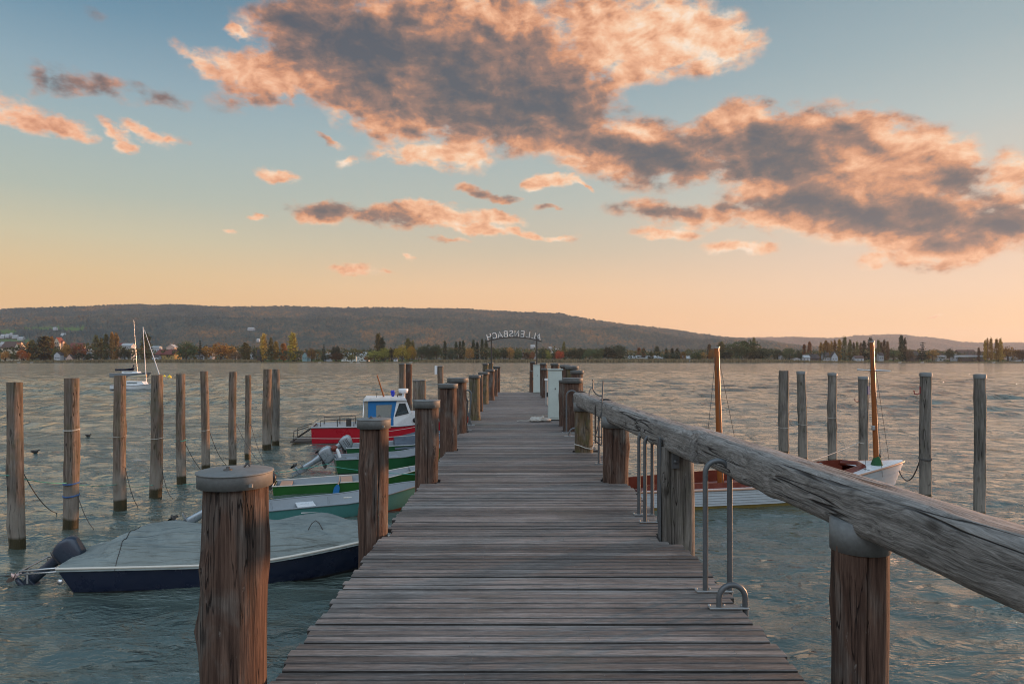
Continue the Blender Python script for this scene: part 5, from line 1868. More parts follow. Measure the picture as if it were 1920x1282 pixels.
# free-standing piles left of the pier head
for i, (px, w, pt, y, cap, lab) in enumerate(((754, 12.5, 682, 31.5, True, 'tall capped pile behind the red boat, left one of the tall pair'), (766.5, 11.5, 682, 32.5, True, 'tall capped pile behind the red boat, right one of the tall pair'),
                                             (781, 14, 713, 27.2, True, 'short pile behind the red boat, left one of the short pair'), (793, 10.5, 712.5, 28.6, True, 'short pile behind the red boat, right one of the short pair'),
                                             (826, 11, 686.5, 33.0, True, 'tall pile with a small white box on its side'))):
    rt_ = pile('pier_pile', lab, 'pile', 'free piles left of the pier head', xat(px, y), y, w / 2 / FPX * y, zat(pt, y), 620 + i, 'pole' if i != 1 else 'pile', True, n=22, bolt=False, knots=2, zbot=-3, capr=1.05, caph=0.12)
    if i == 4:
        MB().box((-0.21, -0.05, zat(694, y)), (0.13, 0.16, 0.42), bev=0.015).build('white_box', M['white'], rt_)

# ---------------------------------------------------------------- ropes
def rope(label, pts, r, m, grp='ropes slung between the boats and the poles'):
    o = MB().tube(pts, r, 6).build('rope', M[m])
    return tag(o, label, 'rope', grp)


def pole_pt(px, py, side=0):
    x, y, r, zt, lean = FOOT[px]
    z = zat(py, y - r)
    return Vector((x + lean * (z - WATER) + side * r, y - (r * 1.06 if side == 0 else 0), z))


def ring(px, py, m, label, turns=2, r=0.008):
    x, y, rr_, zt, lean = FOOT[px]
    z = zat(py, y)
    pts = []
    for k in range(turns * 16 + 1):
        a = k / 16 * 2 * math.pi
        pts.append((x + lean * (z - WATER) + rr_ * 1.10 * math.cos(a), y + rr_ * 1.10 * math.sin(a), z + 0.012 * k / 16 + 0.02 * math.sin(a)))
    o = MB().tube(pts, r, 6).build('rope', M[m])
    return tag(o, label, 'rope', 'cords wound round the poles')


chain = [(23, 891), (125, 905), (219, 908), (287, 909), (336, 909)]
pts = [pole_pt(23, 891) + Vector((-2.0, -0.3, 0.02))]
for (a, pa), (b, pb_) in zip(chain[:-1], chain[1:]):
    pts += sag(pole_pt(a, pa), pole_pt(b, pb_), 0.04, 6)
e = Vector((-4.6, 16.9, WATER + 0.45))
pts += sag(pole_pt(336, 909), e, 0.05, 8)
rope('long thin green cord strung along the left mooring poles', pts, 0.007, 'rope_green')
rope('green cord running from the dark green boat past the near piles', sag(Vector((-4.75, 17.5, WATER + 0.30)), Vector((-1.45, 13.7, -0.5)), 0.05), 0.007, 'rope_green')
ring(125, 906, 'rope_blue', 'upper blue cord wound round the second left pole', 2)
ring(125, 929, 'rope_blue', 'lower blue cord wound round the second left pole', 2)
ring(125, 806, 'rope_pale', 'pale cord wound high round the second left pole', 2, 0.006)
ring(219, 817, 'rope_pale', 'pale cord round the pole before the yacht stern', 1, 0.006)
ring(287, 821, 'rope_pale', 'pale cord round the pole before the yacht bow', 1, 0.006)
ring(336, 826, 'rope_green', 'green cord round the pole right of the buoys', 2, 0.007)
ring(383, 806, 'rope_pale', 'pale cord round the left pole behind the near pile', 1, 0.006)
ring(1473, 801, 'rope_pale', 'pale cord round the leftmost right pole', 1, 0.006)
ring(1509.5, 795, 'rope_pale', 'pale cord round the leaning right pole', 1, 0.006)
ring(1564, 783, 'rope_pale', 'pale cord round the straight right pole', 1, 0.006)
ring(1623.5, 830, 'rope_pale', 'pale cord round the pole with the blue tag', 2, 0.007)
ring(1740.5, 861, 'rope_dark', 'dark rope wound round the pole with the red hook', 3, 0.010)
drops = [(23, 886, 112, 958, 'dark slack line from the leaning left pole into the water'), (125, 931, 188, 992, 'dark slack line from the second pole into the water'),
         (219, 878, 262, 948, 'dark slack line from the third pole into the water'), (287, 880, 325, 930, 'dark slack line from the fourth pole into the water'),
         (336, 832, 398, 893, 'dark slack line from the pole right of the buoys'), (383, 806, 425, 868, 'dark slack line from the pole left behind the near pile'),
         (433, 795, 500, 876, 'dark slack line from the pole right behind the near pile'), (462.5, 795, 500, 870, 'dark slack line from the thinnest pole')]
for a, pa, bx, by, lab in drops:
    q = at_water(bx, by)
    rope(lab, sag(pole_pt(a, pa, 1), (q.x, q.y, WATER - 0.05), 0.16), 0.007, 'rope_dark')
rope('dark bow rope hanging from the clinker boat to the pole', sag(BOW_R, pole_pt(1740.5, 862, -1), 0.42, 14), 0.013, 'rope_dark')
rope('pale mooring line from the tagged pole to the clinker boat', sag(pole_pt(1623.5, 830, -1), Vector((6.2, 15.6, WATER + 0.55)), 0.05), 0.009, 'rope_pale')
rope('pale mooring line along the red boat towards the pier', sag(Vector((-8.6, 24.3, WATER + 0.30)), Vector((-1.3, 20.4, -0.25)), 0.16, 16), 0.010, 'rope_pale')
rope('pale line rising from the red boat to the third pile', sag(Vector((-4.6, 24.0, WATER + 0.5)), Vector((-1.4, 24.2, 0.05)), 0.10, 12), 0.008, 'rope_pale')
rope('dark stern line from the silver outboard boat to the poles', sag(Vector((-5.0, 18.2, WATER + 0.4)), Vector((-6.4, 15.8, WATER - 0.03)), 0.15), 0.010, 'rope_dark')
rope('dark stern line of the navy boat leaving the photo on the left', sag(Vector((-6.2, 9.4, WATER + 0.15)), Vector((-9.5, 9.8, WATER + 0.2)), 0.2), 0.010, 'rope_dark')
rope('loose pale line round the far rail post', [(rail_x(13.4) - 0.20, 13.4, 0.16), (rail_x(13.4) - 0.1, 13.33, 0.14), (rail_x(13.4) + 0.02, 13.34, 0.09), (rail_x(13.4) + 0.14, 13.36, 0.07), (rail_x(13.4) + 0.2, 13.5, 0.15)], 0.010, 'rope_pale')

# ---------------------------------------------------------------- water birds
M['coot'] = simple('black_feathers', (0.02, 0.018, 0.016), 0.8)


def coot(label, px, py, s_, face):
    q = at_water(px, py)
    s_ *= 0.62
    mb = MB()
    rows = []
    for t in range(11):
        u = t / 10
        x = (-0.17 + 0.34 * u) * s_
        r_ = s_ * 0.085 * math.sin(math.pi * min(1, 0.08 + u * 0.92)) ** 0.7
        z = s_ * (0.03 + 0.05 * (1 - u) ** 2)
        rows.append([(x, r_ * math.cos(a), z + r_ * 0.9 * math.sin(a)) for a in [2 * math.pi * k / 10 for k in range(10)]])
    mb.grid(rows, 0, True, True)
    mb.tube([(0.11 * s_, 0, 0.06 * s_), (0.14 * s_, 0, 0.10 * s_), (0.16 * s_, 0, 0.135 * s_), (0.20 * s_, 0, 0.13 * s_), (0.24 * s_, 0, 0.115 * s_)], [0.04 * s_, 0.03 * s_, 0.037 * s_, 0.028 * s_, 0.004 * s_], 10)
    o = mb.build('water_bird', M['coot'], None, (q.x, q.y, WATER + 0.01), face)
    return tag(o, label, 'bird', 'water birds swimming on the lake')


coot('dark water bird swimming between the first two left poles', 65, 849, 1.0, 0.3)
coot('dark water bird swimming just right of the second left pole', 140, 876, 0.8, 1.4)
coot('small water bird far out between the second and third poles', 165, 818, 0.9, 0.2)
coot('tiny water bird far out near the leaning left pole', 76, 736, 1.3, 2.6)


# ================================================================ far shore
SHORE = 1000.0


def ground(y):
    if y < SHORE + 14:
        return WATER - 0.4 + max(0.0, (y - SHORE + 6) / 20) * 1.5
    return -0.1 + (y - SHORE - 14) * 0.0042


def far_forest(name, stops, scale):
    m, nt, b = mat(name)
    c = nd(nt, 'ShaderNodeTexCoord').outputs['Object']
    big = noise(nt, vmul(nt, c, (1, 1, 1.6)), 0.0022 * scale, 5, 0.6, 0.4)
    mid = noise(nt, c, 0.011 * scale, 4, 0.65, 0.3)
    vo = nd(nt, 'ShaderNodeTexVoronoi', {'Vector': c, 'Scale': 0.075 * scale})
    k = ma(nt, 'ADD', ma(nt, 'MULTIPLY_ADD', big, 1.15, -0.575), ma(nt, 'MULTIPLY_ADD', mid, 0.95, -0.02))
    rnd_ = nd(nt, 'ShaderNodeSeparateXYZ', {0: vo.outputs[1]}).outputs[0]
    k = ma(nt, 'ADD', k, ma(nt, 'MULTIPLY_ADD', rnd_, 0.24, -0.12))
    col = ramp(nt, k, stops)
    f = nd(nt, 'ShaderNodeAttribute', attribute_name='field').outputs['Fac']
    col = mixc(nt, f, col, (0.075, 0.135, 0.045, 1))
    setb(nt, b, col, 0.95, 0.0, ma(nt, 'MULTIPLY', vo.outputs[0], ma(nt, 'SUBTRACT', 1.0, f)), 9.0, 0.8, 0.0)
    return m


HILL1 = [(-900, 600), (-300, 588), (0, 583), (100, 578.5), (200, 577), (340, 574.5), (390, 577), (480, 577), (620, 579), (760, 581), (880, 583), (1000, 589),
         (1080, 597), (1180, 610.5), (1260, 621), (1350, 633), (1420, 638), (1480, 647), (1560, 655), (1640, 664), (1760, 676)]
HILL2 = [(1180, 668), (1280, 640), (1380, 634), (1440, 632.5), (1490, 631.5), (1560, 635), (1585, 632.5), (1605, 629), (1680, 627.5), (1730, 632), (1745, 633), (1800, 641),
         (1850, 644), (1920, 643), (2050, 641), (2300, 645), (2700, 655)]


def tab(t, x):
    if x <= t[0][0]:
        return t[0][1]
    for (a, va), (b, vb) in zip(t[:-1], t[1:]):
        if x <= b:
            return va + (vb - va) * (x - a) / (b - a)
    return t[-1][1]


def hill(name, skyline, y0, y1, pxa, pxb, step, rows, material, crown, seed, bench, fields=()):
    rng = np.random.default_rng(seed)
    cols = np.arange(pxa, pxb, step)
    sk = np.array([tab(skyline, c) for c in cols])
    k = np.ones(9) / 9
    sk = np.convolve(np.pad(sk, 4, mode='edge'), k, mode='valid')
    H = EYE - (sk - HY) / FPX * y1
    vs = np.zeros((rows + 3, len(cols), 3))
    fld = np.zeros((rows + 3, len(cols)))
    for i in range(rows + 1):
        v = i / rows
        y = y0 + (y1 - y0) * v
        x = (cols - CX) / FPX * y
        nz = np.array([mnoise.fractal(Vector((a * 0.0011, y * 0.0016, seed)), 1.0, 2.0, 4) for a in x])
        vv = np.clip(v + 0.05 * nz * (1 - v) * 4 * v, 0, 1)
        if bench:
            prof = np.interp(vv, [0, 0.10, 0.26, 0.36, 0.55, 0.64, 0.82, 0.92, 1.0], [0, 0.05, 0.34, 0.56, 0.58, 0.70, 0.90, 0.985, 1.0])
        else:
            prof = np.interp(vv, [0, 0.3, 0.6, 0.85, 1.0], [0, 0.3, 0.62, 0.93, 1.0])
        nz2 = np.array([mnoise.fractal(Vector((a * 0.0042, y * 0.0026, seed + 7.5)), 1.0, 2.0, 3) for a in x])
        g0 = ground(y0)
        z = g0 + (H - g0) * prof + 30 * nz2 * math.sin(math.pi * min(1, v * 1.02)) ** 0.7
        f = np.zeros(len(cols))
        py = HY - (z - EYE) / y * FPX
        for (fx0, fx1, fy0, fy1) in fields:
            inside = (cols > fx0) & (cols < fx1) & (py > fy0) & (py < fy1)
            f = np.maximum(f, inside * 1.0)
        cr = rng.random(len(cols)) ** 2.6 * crown * 1.5 * (1 - f) * min(1, v * 8)
        vs[i] = np.stack([x, np.full_like(x, y), z + cr - (crown * 0.4 if v > 0 else 0)], -1)
        fld[i] = f
    for q, (dy, dz) in enumerate(((400, -0.25), (1200, -1.0))):
        y = y1 + dy
        vs[rows + 1 + q] = np.stack([(cols - CX) / FPX * y, np.full_like(cols, y, dtype=float), H * (1 + dz)], -1)
    nr, nc = vs.shape[:2]
    i = np.arange(nr - 1)[:, None]
    j = np.arange(nc - 1)[None, :]
    quads = np.stack([i * nc + j, i * nc + j + 1, (i + 1) * nc + j + 1, (i + 1) * nc + j], -1).reshape(-1, 4)
    me = bpy.data.meshes.new(name)
    me.vertices.add(nr * nc)
    me.vertices.foreach_set('co', vs.reshape(-1).astype(np.float32))
    me.loops.add(len(quads) * 4)
    me.loops.foreach_set('vertex_index', quads.ravel().astype(np.int32))
    me.polygons.add(len(quads))
    me.polygons.foreach_set('loop_start', (np.arange(len(quads)) * 4).astype(np.int32))
    at = me.attributes.new('field', 'FLOAT', 'POINT')
    at.data.foreach_set('value', fld.ravel().astype(np.float32))
    me.materials.append(material)
    me.update(calc_edges=True)
    me.validate()
    o = bpy.data.objects.new(name, me)
    COL.objects.link(o)
    o['kind'] = 'structure'
    return o


M['forest'] = far_forest('autumn_forest', [(0.24, (0.028, 0.056, 0.056)), (0.42, (0.050, 0.076, 0.064)), (0.55, (0.088, 0.090, 0.068)), (0.68, (0.16, 0.105, 0.062)), (0.84, (0.27, 0.14, 0.06))], 1.0)
M['forest_far'] = far_forest('far_forest', [(0.3, (0.04, 0.045, 0.035)), (0.5, (0.08, 0.062, 0.045)), (0.66, (0.13, 0.085, 0.06))], 0.8)
hill('hills', HILL1, 2600, 5000, -820, 1760, 2.2, 110, M['forest'], 11, 1, True, ((45, 158, 612.5, 617.5), (-20, 30, 618, 624), (0, 55, 634, 640)))
hill('far_hills', HILL2, 6500, 9000, 1180, 2080, 2.0, 60, M['forest_far'], 13, 2, False)

# flat land of the far shore
m, nt, b = mat('shore_grass')
c = nd(nt, 'ShaderNodeTexCoord').outputs['Object']
setb(nt, b, ramp(nt, noise(nt, vmul(nt, c, (1, 0.3, 1)), 0.03, 4, 0.6), [(0.35, (0.035, 0.045, 0.018)), (0.55, (0.055, 0.075, 0.025)), (0.7, (0.10, 0.085, 0.04))]), 0.95, spec=0.0)
M['grass'] = m
lm = MB()
rows = []
for y in (990, 996, 1002, 1008, 1014, 1040, 1100, 1300, 1800, 2600, 3500, 5500, 8000, 9800):
    w = min(1.35 * y + 400, 8300)
    rows.append([(-w + 2 * w * k / 40, y + (6 * mnoise.noise(Vector((k * 0.7, 0, 5))) if y < 1010 else 0), ground(min(y, 2600)) - (0.4 if y > 2500 else 0)) for k in range(41)])
lm.grid(rows, 0, True)
lm.build('shore_land', M['grass'])['kind'] = 'structure'


def foliage(name, use_obj=True, stops=None):
    m, nt, b = mat(name)
    r = nd(nt, 'ShaderNodeNewGeometry').outputs['Random Per Island']
    if use_obj:
        oc = nd(nt, 'ShaderNodeObjectInfo').outputs['Color']
        k = mrange(nt, r, 0, 1, 0.55, 1.45)
        col = mixc(nt, 1.0, oc, nd(nt, 'ShaderNodeCombineXYZ', {0: k, 1: k, 2: k}).outputs[0], 'MULTIPLY')
    else:
        c = nd(nt, 'ShaderNodeTexCoord').outputs['Object']
        k = ma(nt, 'ADD', ma(nt, 'MULTIPLY', r, 0.4), ma(nt, 'MULTIPLY', noise(nt, vmul(nt, c, (1, 0.2, 0.2)), 0.03, 3), 0.62))
        col = ramp(nt, k, stops)
    setb(nt, b, col, 0.9, spec=0.05)
    return m


M['leaf'] = foliage('tree_leaves')
M['bark'] = simple('far_bark', (0.05, 0.04, 0.03), 0.9)
M['hedge'] = foliage('shore_thicket', False, [(0.25, (0.028, 0.042, 0.024)), (0.45, (0.050, 0.064, 0.030)), (0.62, (0.088, 0.084, 0.036)), (0.78, (0.15, 0.098, 0.04)), (0.92, (0.22, 0.11, 0.04))])
M['reed'] = foliage('dry_reeds', False, [(0.3, (0.13, 0.105, 0.06)), (0.6, (0.21, 0.165, 0.09)), (0.9, (0.30, 0.22, 0.12))])


def leaf_quads(mb, rnd, c, spread, n, size):
    for _ in range(n):
        d = Vector((rnd.gauss(0, 1), rnd.gauss(0, 1), rnd.gauss(0, 1)))
        p = Vector(c) + Vector((d.x * spread[0], d.y * spread[1], d.z * spread[2]))
        a = Vector((rnd.uniform(-1, 1), rnd.uniform(-1, 1), rnd.uniform(-1, 1))).normalized()
        b_ = a.orthogonal().normalized()
        s1, s2 = size * rnd.uniform(0.6, 1.3), size * rnd.uniform(0.5, 1.0)
        sx, sz = spread[0] / max(spread), spread[2] / max(spread)
        q = [a * s1, b_ * s2, -a * s1, -b_ * s2]
        mb.add([p + Vector((v.x * KX, v.y * KX, v.z)) for v in q], [(0, 1, 2, 3)])


def crown_mesh(kind, seed):
    """unit crown: height 1, radius 0.5, leaf clumps round a hidden skeleton of limbs"""
    global KX
    rnd = random.Random(seed)
    mb = MB()
    if kind == 'poplar':
        KX = 4.0
        for k in range(120):
            t = rnd.random() ** 0.85
            rad = 0.5 * (math.sin(math.pi * (0.10 + 0.90 * t) ** 0.8) ** 0.6) * rnd.uniform(0.25, 0.95)
            a = rnd.uniform(0, 6.283)
            leaf_quads(mb, rnd, (rad * math.cos(a) * 0.9, rad * math.sin(a) * 0.9, 0.10 + 0.86 * t), (0.10, 0.10, 0.035), 13, 0.020)
    elif kind == 'round':
        KX = 1.0
        for k in range(115):
            u, a = rnd.random(), rnd.uniform(0, 6.283)
            th = math.acos(1 - 1.75 * u)
            q = rnd.uniform(0.55, 1.0)
            p = (0.43 * q * math.sin(th) * math.cos(a), 0.43 * q * math.sin(th) * math.sin(a), 0.52 + 0.42 * q * math.cos(th))
            leaf_quads(mb, rnd, p, (0.062, 0.062, 0.05), 15, 0.030)
    elif kind == 'broad':
        KX = 0.9
        lob = [(rnd.uniform(-.3, .3), rnd.uniform(-.3, .3), rnd.uniform(.42, .74), rnd.uniform(.14, .24)) for _ in range(8)] + [(0, 0, .78, .2), (-.3, 0, .36, .2), (.3, 0, .36, .2)]
        for (x, y, z, r_) in lob:
            for k in range(17):
                a, e = rnd.uniform(0, 6.283), rnd.uniform(-1, 1)
                leaf_quads(mb, rnd, (x + r_ * math.cos(a) * math.sqrt(1 - e * e), y + r_ * math.sin(a) * math.sqrt(1 - e * e), z + r_ * e), (0.05, 0.05, 0.045), 10, 0.030)
    else:
        KX = 1.6
        for k in range(80):
            t = rnd.random()
            layer = round(t * 9) / 9
            rad = 0.5 * (1 - layer) ** 0.85 * rnd.uniform(0.3, 1.0) + 0.02
            a = rnd.uniform(0, 6.283)
            leaf_quads(mb, rnd, (rad * math.cos(a), rad * math.sin(a), 0.08 + 0.88 * layer - rad * 0.12), (0.06, 0.06, 0.012), 9, 0.026)
    return mb


KX = 1.0
PROTO = {}


def tree_proto(kind, seed):
    key = (kind, seed)
    if key in PROTO:
        return PROTO[key]
    r_ = bpy.data.objects.new(kind + '_tree', None)
    mb = crown_mesh(kind, seed)
    me_o = mb.build('crown', M['leaf'])
    tb = MB()
    tb.tube([(0, 0, -0.03), (0.005, 0, 0.2), (-0.004, 0, 0.45), (0, 0, 0.8)], [0.05, 0.04, 0.028, 0.008], 7)
    for k in range(5):
        a = k * 1.3
        z = 0.22 + 0.1 * k
        tb.tube([(0, 0, z), (0.18 * math.cos(a), 0.18 * math.sin(a), z + 0.14)], [0.018, 0.006], 5)
    t_o = tb.build('trunk', M['bark'])
    meshes = (me_o.data, t_o.data)
    for o in (me_o, t_o):
        bpy.data.objects.remove(o)
    bpy.data.objects.remove(r_)
    PROTO[key] = meshes
    return meshes


C_ = dict(dk=(0.030, 0.042, 0.022), gr=(0.045, 0.062, 0.024), ol=(0.085, 0.080, 0.026), yg=(0.15, 0.145, 0.03), go=(0.30, 0.185, 0.03), ye=(0.27, 0.20, 0.03),
          og=(0.27, 0.12, 0.025), hot=(0.36, 0.105, 0.02), ru=(0.17, 0.07, 0.028), rd=(0.30, 0.05, 0.02), br=(0.10, 0.062, 0.032), co=(0.018, 0.028, 0.020), ob=(0.20, 0.11, 0.028))
NAME = dict(poplar='poplar_tree', round='round_tree', broad='broadleaf_tree', conifer='conifer_tree')
TG = 'single trees on the far shore'
tcount = [0]


def tree(kind, px, ptop, wpx, colk, label, y=1030, base=None):
    tcount[0] += 1
    i = tcount[0]
    me, tr_ = tree_proto(kind, i % 4)
    zb = ground(y) if base is None else base
    x = xat(px, y)
    hgt = zat(ptop, y) - zb
    w = wpx / FPX * y * 1.32
    root = empty(NAME[kind], (x, y, zb), label, 'tree', TG, (i * 1.7) % 6.28)
    root.scale = (w, w, hgt)
    for nm, data in (('crown', me), ('trunk', tr_)):
        o = bpy.data.objects.new(nm, data)
        COL.objects.link(o)
        o.parent = root
        c = C_[colk]
        v = 1.25 + 0.25 * ((i * 37) % 10) / 10
        o.color = (c[0] * v, c[1] * v, c[2] * v, 1)
    return root


T = [
    ('round', 10, 657, 14, 'og', 'orange tree at the left edge of the far shore'),
    ('round', 26, 660, 13, 'ol', 'low olive bush tree between the two orange trees on the far left'),
    ('round', 41, 655, 17, 'hot', 'brightest red orange tree on the far shore, below the barn gable'),
    ('poplar', 52, 642, 8, 'ob', 'narrow orange brown poplar next to the barn on the far left'),
    ('poplar', 60, 637, 14, 'ol', 'broad olive poplar between the barn and the church tower'),
    ('poplar', 83, 630, 25, 'ol', 'wide dark olive poplar just left of the church tower'),
    ('poplar', 97, 632, 10, 'ob', 'slim poplar touching the left wall of the church tower'),
    ('round', 105, 651, 12, 'ol', 'small olive tree at the foot of the church tower'),
    ('round', 124, 641, 15, 'ob', 'orange brown tree right beside the church tower'),
    ('round', 148, 645, 21, 'ru', 'rust coloured tree in front of the long red roof'),
    ('broad', 163, 661, 34, 'dk', 'low dark bushy tree behind the reeds right of the rust tree'),
    ('poplar', 180, 628, 12, 'ol', 'first olive poplar in the row left of the yacht masts'),
    ('poplar', 190, 634, 8, 'ol', 'short thin olive poplar, second in the row left of the yacht masts'),
    ('poplar', 199, 626, 10, 'ol', 'tall olive poplar, third in the row left of the yacht masts'),
    ('poplar', 210, 624, 9, 'ob', 'brownish poplar, left one of the twin before the yacht masts'),
    ('poplar', 217.5, 624, 10, 'ob', 'brownish poplar, right one of the twin before the yacht masts'),
    ('round', 234, 652, 20, 'dk', 'dark round tree behind the tallest yacht mast'),
    ('poplar', 274, 625, 17, 'ol', 'broad olive poplar right behind the furled jib of the yacht'),
    ('round', 349, 639, 33, 'gr', 'big round green tree right of the yachts'),
    ('conifer', 375, 638, 9, 'co', 'thin dark conifer right of the big round green tree'),
    ('round', 381, 655, 16, 'go', 'low golden tree behind the white gable house'),
    ('broad', 414, 642, 41, 'og', 'biggest orange tree on the far shore'),
    ('round', 441, 659, 20, 'br', 'low brown tree right of the biggest orange tree'),
    ('poplar', 461, 643, 17, 'ol', 'olive pear shaped tree between the big orange tree and the yellow poplars'),
    ('round', 462, 661, 14, 'ol', 'small olive bush tree below the pear shaped tree'),
    ('conifer', 476, 655, 10, 'co', 'small dark conifer left of the yellow poplars'),
    ('poplar', 494.5, 627, 12, 'go', 'tall golden olive poplar, first of the yellow row'),
    ('poplar', 508, 633, 9, 'ol', 'slender olive poplar, second of the yellow row'),
    ('poplar', 517.5, 640, 11, 'go', 'short golden poplar, third of the yellow row'),
    ('poplar', 531.5, 643, 13, 'og', 'bright orange flame shaped poplar of the yellow row'),
    ('poplar', 549, 625, 16, 'ye', 'tallest and widest poplar of the yellow row, at its right end'),
    ('round', 584, 651, 14, 'ob', 'brownish tree right of the turquoise house'),
    ('conifer', 607, 645, 7, 'co', 'pointed dark conifer above the white roofs'),
    ('round', 611, 663, 15, 'dk', 'dark bush tree in front of the white roofs'),
    ('broad', 629, 648, 16, 'co', 'very dark tree right of the pointed conifer'),
    ('round', 631, 660, 24, 'br', 'brown spreading tree in front of the long pale greenhouse'),
    ('round', 659, 664, 12, 'ol', 'small olive tree before the right end of the pale greenhouse'),
    ('round', 690, 667, 12, 'ru', 'small rust bush tree left of the yellow green trees'),
    ('poplar', 709, 626, 12, 'ol', 'tallest dark poplar left of the pier piles, left one of a pair'),
    ('poplar', 716.5, 633, 10, 'dk', 'shorter dark poplar, right one of the pair left of the pier piles'),
    ('round', 702, 656, 25, 'yg', 'yellow green tree below the pair of dark poplars'),
    ('round', 722, 650, 17, 'yg', 'yellow green tree just right of the pair of dark poplars'),
    ('round', 734.5, 653, 17, 'dk', 'dark round tree left of the large yellow tree'),
    ('poplar', 765, 634, 12, 'ol', 'tall olive poplar rising behind the large yellow tree'),
    ('poplar', 774, 638, 8, 'ol', 'smaller poplar rising behind the right side of the large yellow tree'),
    ('broad', 754, 646, 23, 'ye', 'large yellow tree above the tall pair of piles'),
    ('round', 771, 648, 16, 'go', 'golden tree joined to the right of the large yellow tree'),
    ('broad', 791, 648, 18, 'dk', 'left tree of the dark green grove right of the yellow trees'),
    ('broad', 804, 645, 20, 'dk', 'middle tree of the dark green grove right of the yellow trees'),
    ('broad', 819, 644, 18, 'gr', 'right tree of the dark green grove right of the yellow trees'),
    ('poplar', 834, 640, 7, 'dk', 'narrow dark poplar right of the dark green grove'),
    ('round', 845, 653, 14, 'dk', 'low dark tree between the narrow poplars'),
    ('poplar', 855, 641, 7, 'dk', 'single dark poplar left of the close pair before the brown tree'),
    ('poplar', 862.5, 639, 6, 'dk', 'dark poplar, left of the close pair before the brown tree'),
    ('poplar', 868.5, 639, 7, 'dk', 'dark poplar, right of the close pair before the brown tree'),
    ('round', 880, 650, 16, 'ob', 'brown orange tree left of the arch sign'),
    ('poplar', 887.5, 637, 7, 'dk', 'dark poplar just right of the brown orange tree'),
    ('poplar', 895, 641, 7, 'dk', 'dark poplar halfway between the brown orange tree and the arch'),
    ('poplar', 904, 636, 7, 'dk', 'dark poplar, left one of the pair touching the arch'),
    ('poplar', 911, 637, 7, 'dk', 'dark poplar, right one of the pair touching the arch'),
    ('round', 926, 651, 22, 'gr', 'green round tree behind the left post of the arch'),
    ('round', 944, 653, 14, 'dk', 'dark tree inside the arch at its left'),
    ('round', 955.5, 651, 15, 'ob', 'brown green tree inside the arch'),
    ('round', 971, 654, 16, 'gr', 'green tree in the middle of the arch opening'),
    ('round', 988, 660, 18, 'br', 'low brown tree inside the arch at its right'),
    ('round', 998, 658, 9, 'ru', 'small rust tree left of the right arch post'),
    ('round', 1016, 651, 14, 'dk', 'dark tree just right of the arch'),
    ('round', 1024, 656, 20, 'yg', 'yellow green bush tree right of the arch'),
    ('round', 1040, 661, 17, 'gr', 'low green tree left of the red tree'),
    ('round', 1048.5, 656, 14, 'rd', 'red tree beside the single tall poplar'),
    ('poplar', 1057.5, 641, 7, 'ol', 'single tall poplar right of the arch'),
    ('broad', 1072, 655, 24, 'dk', 'first tree of the long dark belt right of the arch'),
    ('broad', 1088, 652, 22, 'dk', 'second tree of the long dark belt right of the arch'),
    ('broad', 1106, 653, 24, 'gr', 'third tree of the long dark belt right of the arch'),
    ('broad', 1121, 652, 18, 'gr', 'fourth tree of the long dark belt right of the arch'),
    ('round', 1140.5, 648, 25, 'dk', 'big dark tree, left one of the pair before the greenhouse'),
    ('broad', 1164, 646, 29, 'dk', 'big dark tree, right one of the pair before the greenhouse'),
    ('poplar', 1198, 651, 9, 'ru', 'rusty tree above the greenhouse, left one'),
    ('poplar', 1206.5, 653, 8, 'br', 'rusty brown tree above the greenhouse, right one'),
    ('round', 1220, 659, 10, 'gr', 'small green tree above the greenhouse'),
    ('poplar', 1232, 649, 10, 'dk', 'dark oval tree above the right part of the greenhouse'),
    ('poplar', 1249, 653, 7, 'dk', 'left pointed top in the clump right of the greenhouse'),
    ('poplar', 1260, 653, 7, 'dk', 'middle pointed top in the clump right of the greenhouse'),
    ('poplar', 1270, 653, 8, 'dk', 'right pointed top in the clump right of the greenhouse'),
    ('round', 1255, 660, 22, 'dk', 'left bush of the clump right of the greenhouse'),
    ('round', 1269, 661, 17, 'dk', 'right bush of the clump right of the greenhouse'),
    ('round', 1281, 659, 11, 'ob', 'small golden brown tree behind the pale blue hall'),
    ('round', 1305, 660, 20, 'gr', 'low green tree right of the pale blue hall'),
    ('round', 1318, 659, 12, 'ob', 'low brownish tree left of the left boat mast'),
    ('poplar', 1330, 645, 8, 'br', 'narrow brown poplar left of the left boat mast'),
    ('round', 1336, 654, 14, 'og', 'orange tree partly behind the left boat mast'),
    ('poplar', 1352, 641, 17, 'ol', 'olive tree right behind the top of the left boat mast'),
    ('broad', 1383, 640, 34, 'gr', 'large green tree right of the left boat mast'),
    ('round', 1365, 657, 20, 'dk', 'low dark tree at the foot of the large green tree'),
    ('broad', 1405, 637, 32, 'gr', 'largest green tree crown right of the left boat mast'),
    ('poplar', 1413.5, 633, 9, 'ol', 'pointed tree top above the largest green crown'),
    ('broad', 1430, 652, 28, 'dk', 'dark tree sloping down right of the largest green crown'),
    ('round', 1416, 662, 24, 'gr', 'pale willow like bush before the largest green crown'),
    ('round', 1458, 655, 17, 'dk', 'dark low tree left of the round tree by the boathouse'),
    ('round', 1480, 650, 23, 'gr', 'round green tree left of the white boathouse'),
    ('round', 1498, 657, 11, 'dk', 'small dark round tree right above the white boathouse'),
    ('poplar', 1508, 645, 7, 'ru', 'rusty poplar, left one of the pair by the boathouse'),
    ('poplar', 1518, 641, 8, 'ru', 'rusty poplar, right one of the pair by the boathouse'),
]
for kind, px, pt, w, ck, lab in T:
    tree(kind, px, pt, w, ck, lab, 1018 + (tcount[0] * 7) % 30 + (40 if kind == 'poplar' else 0))
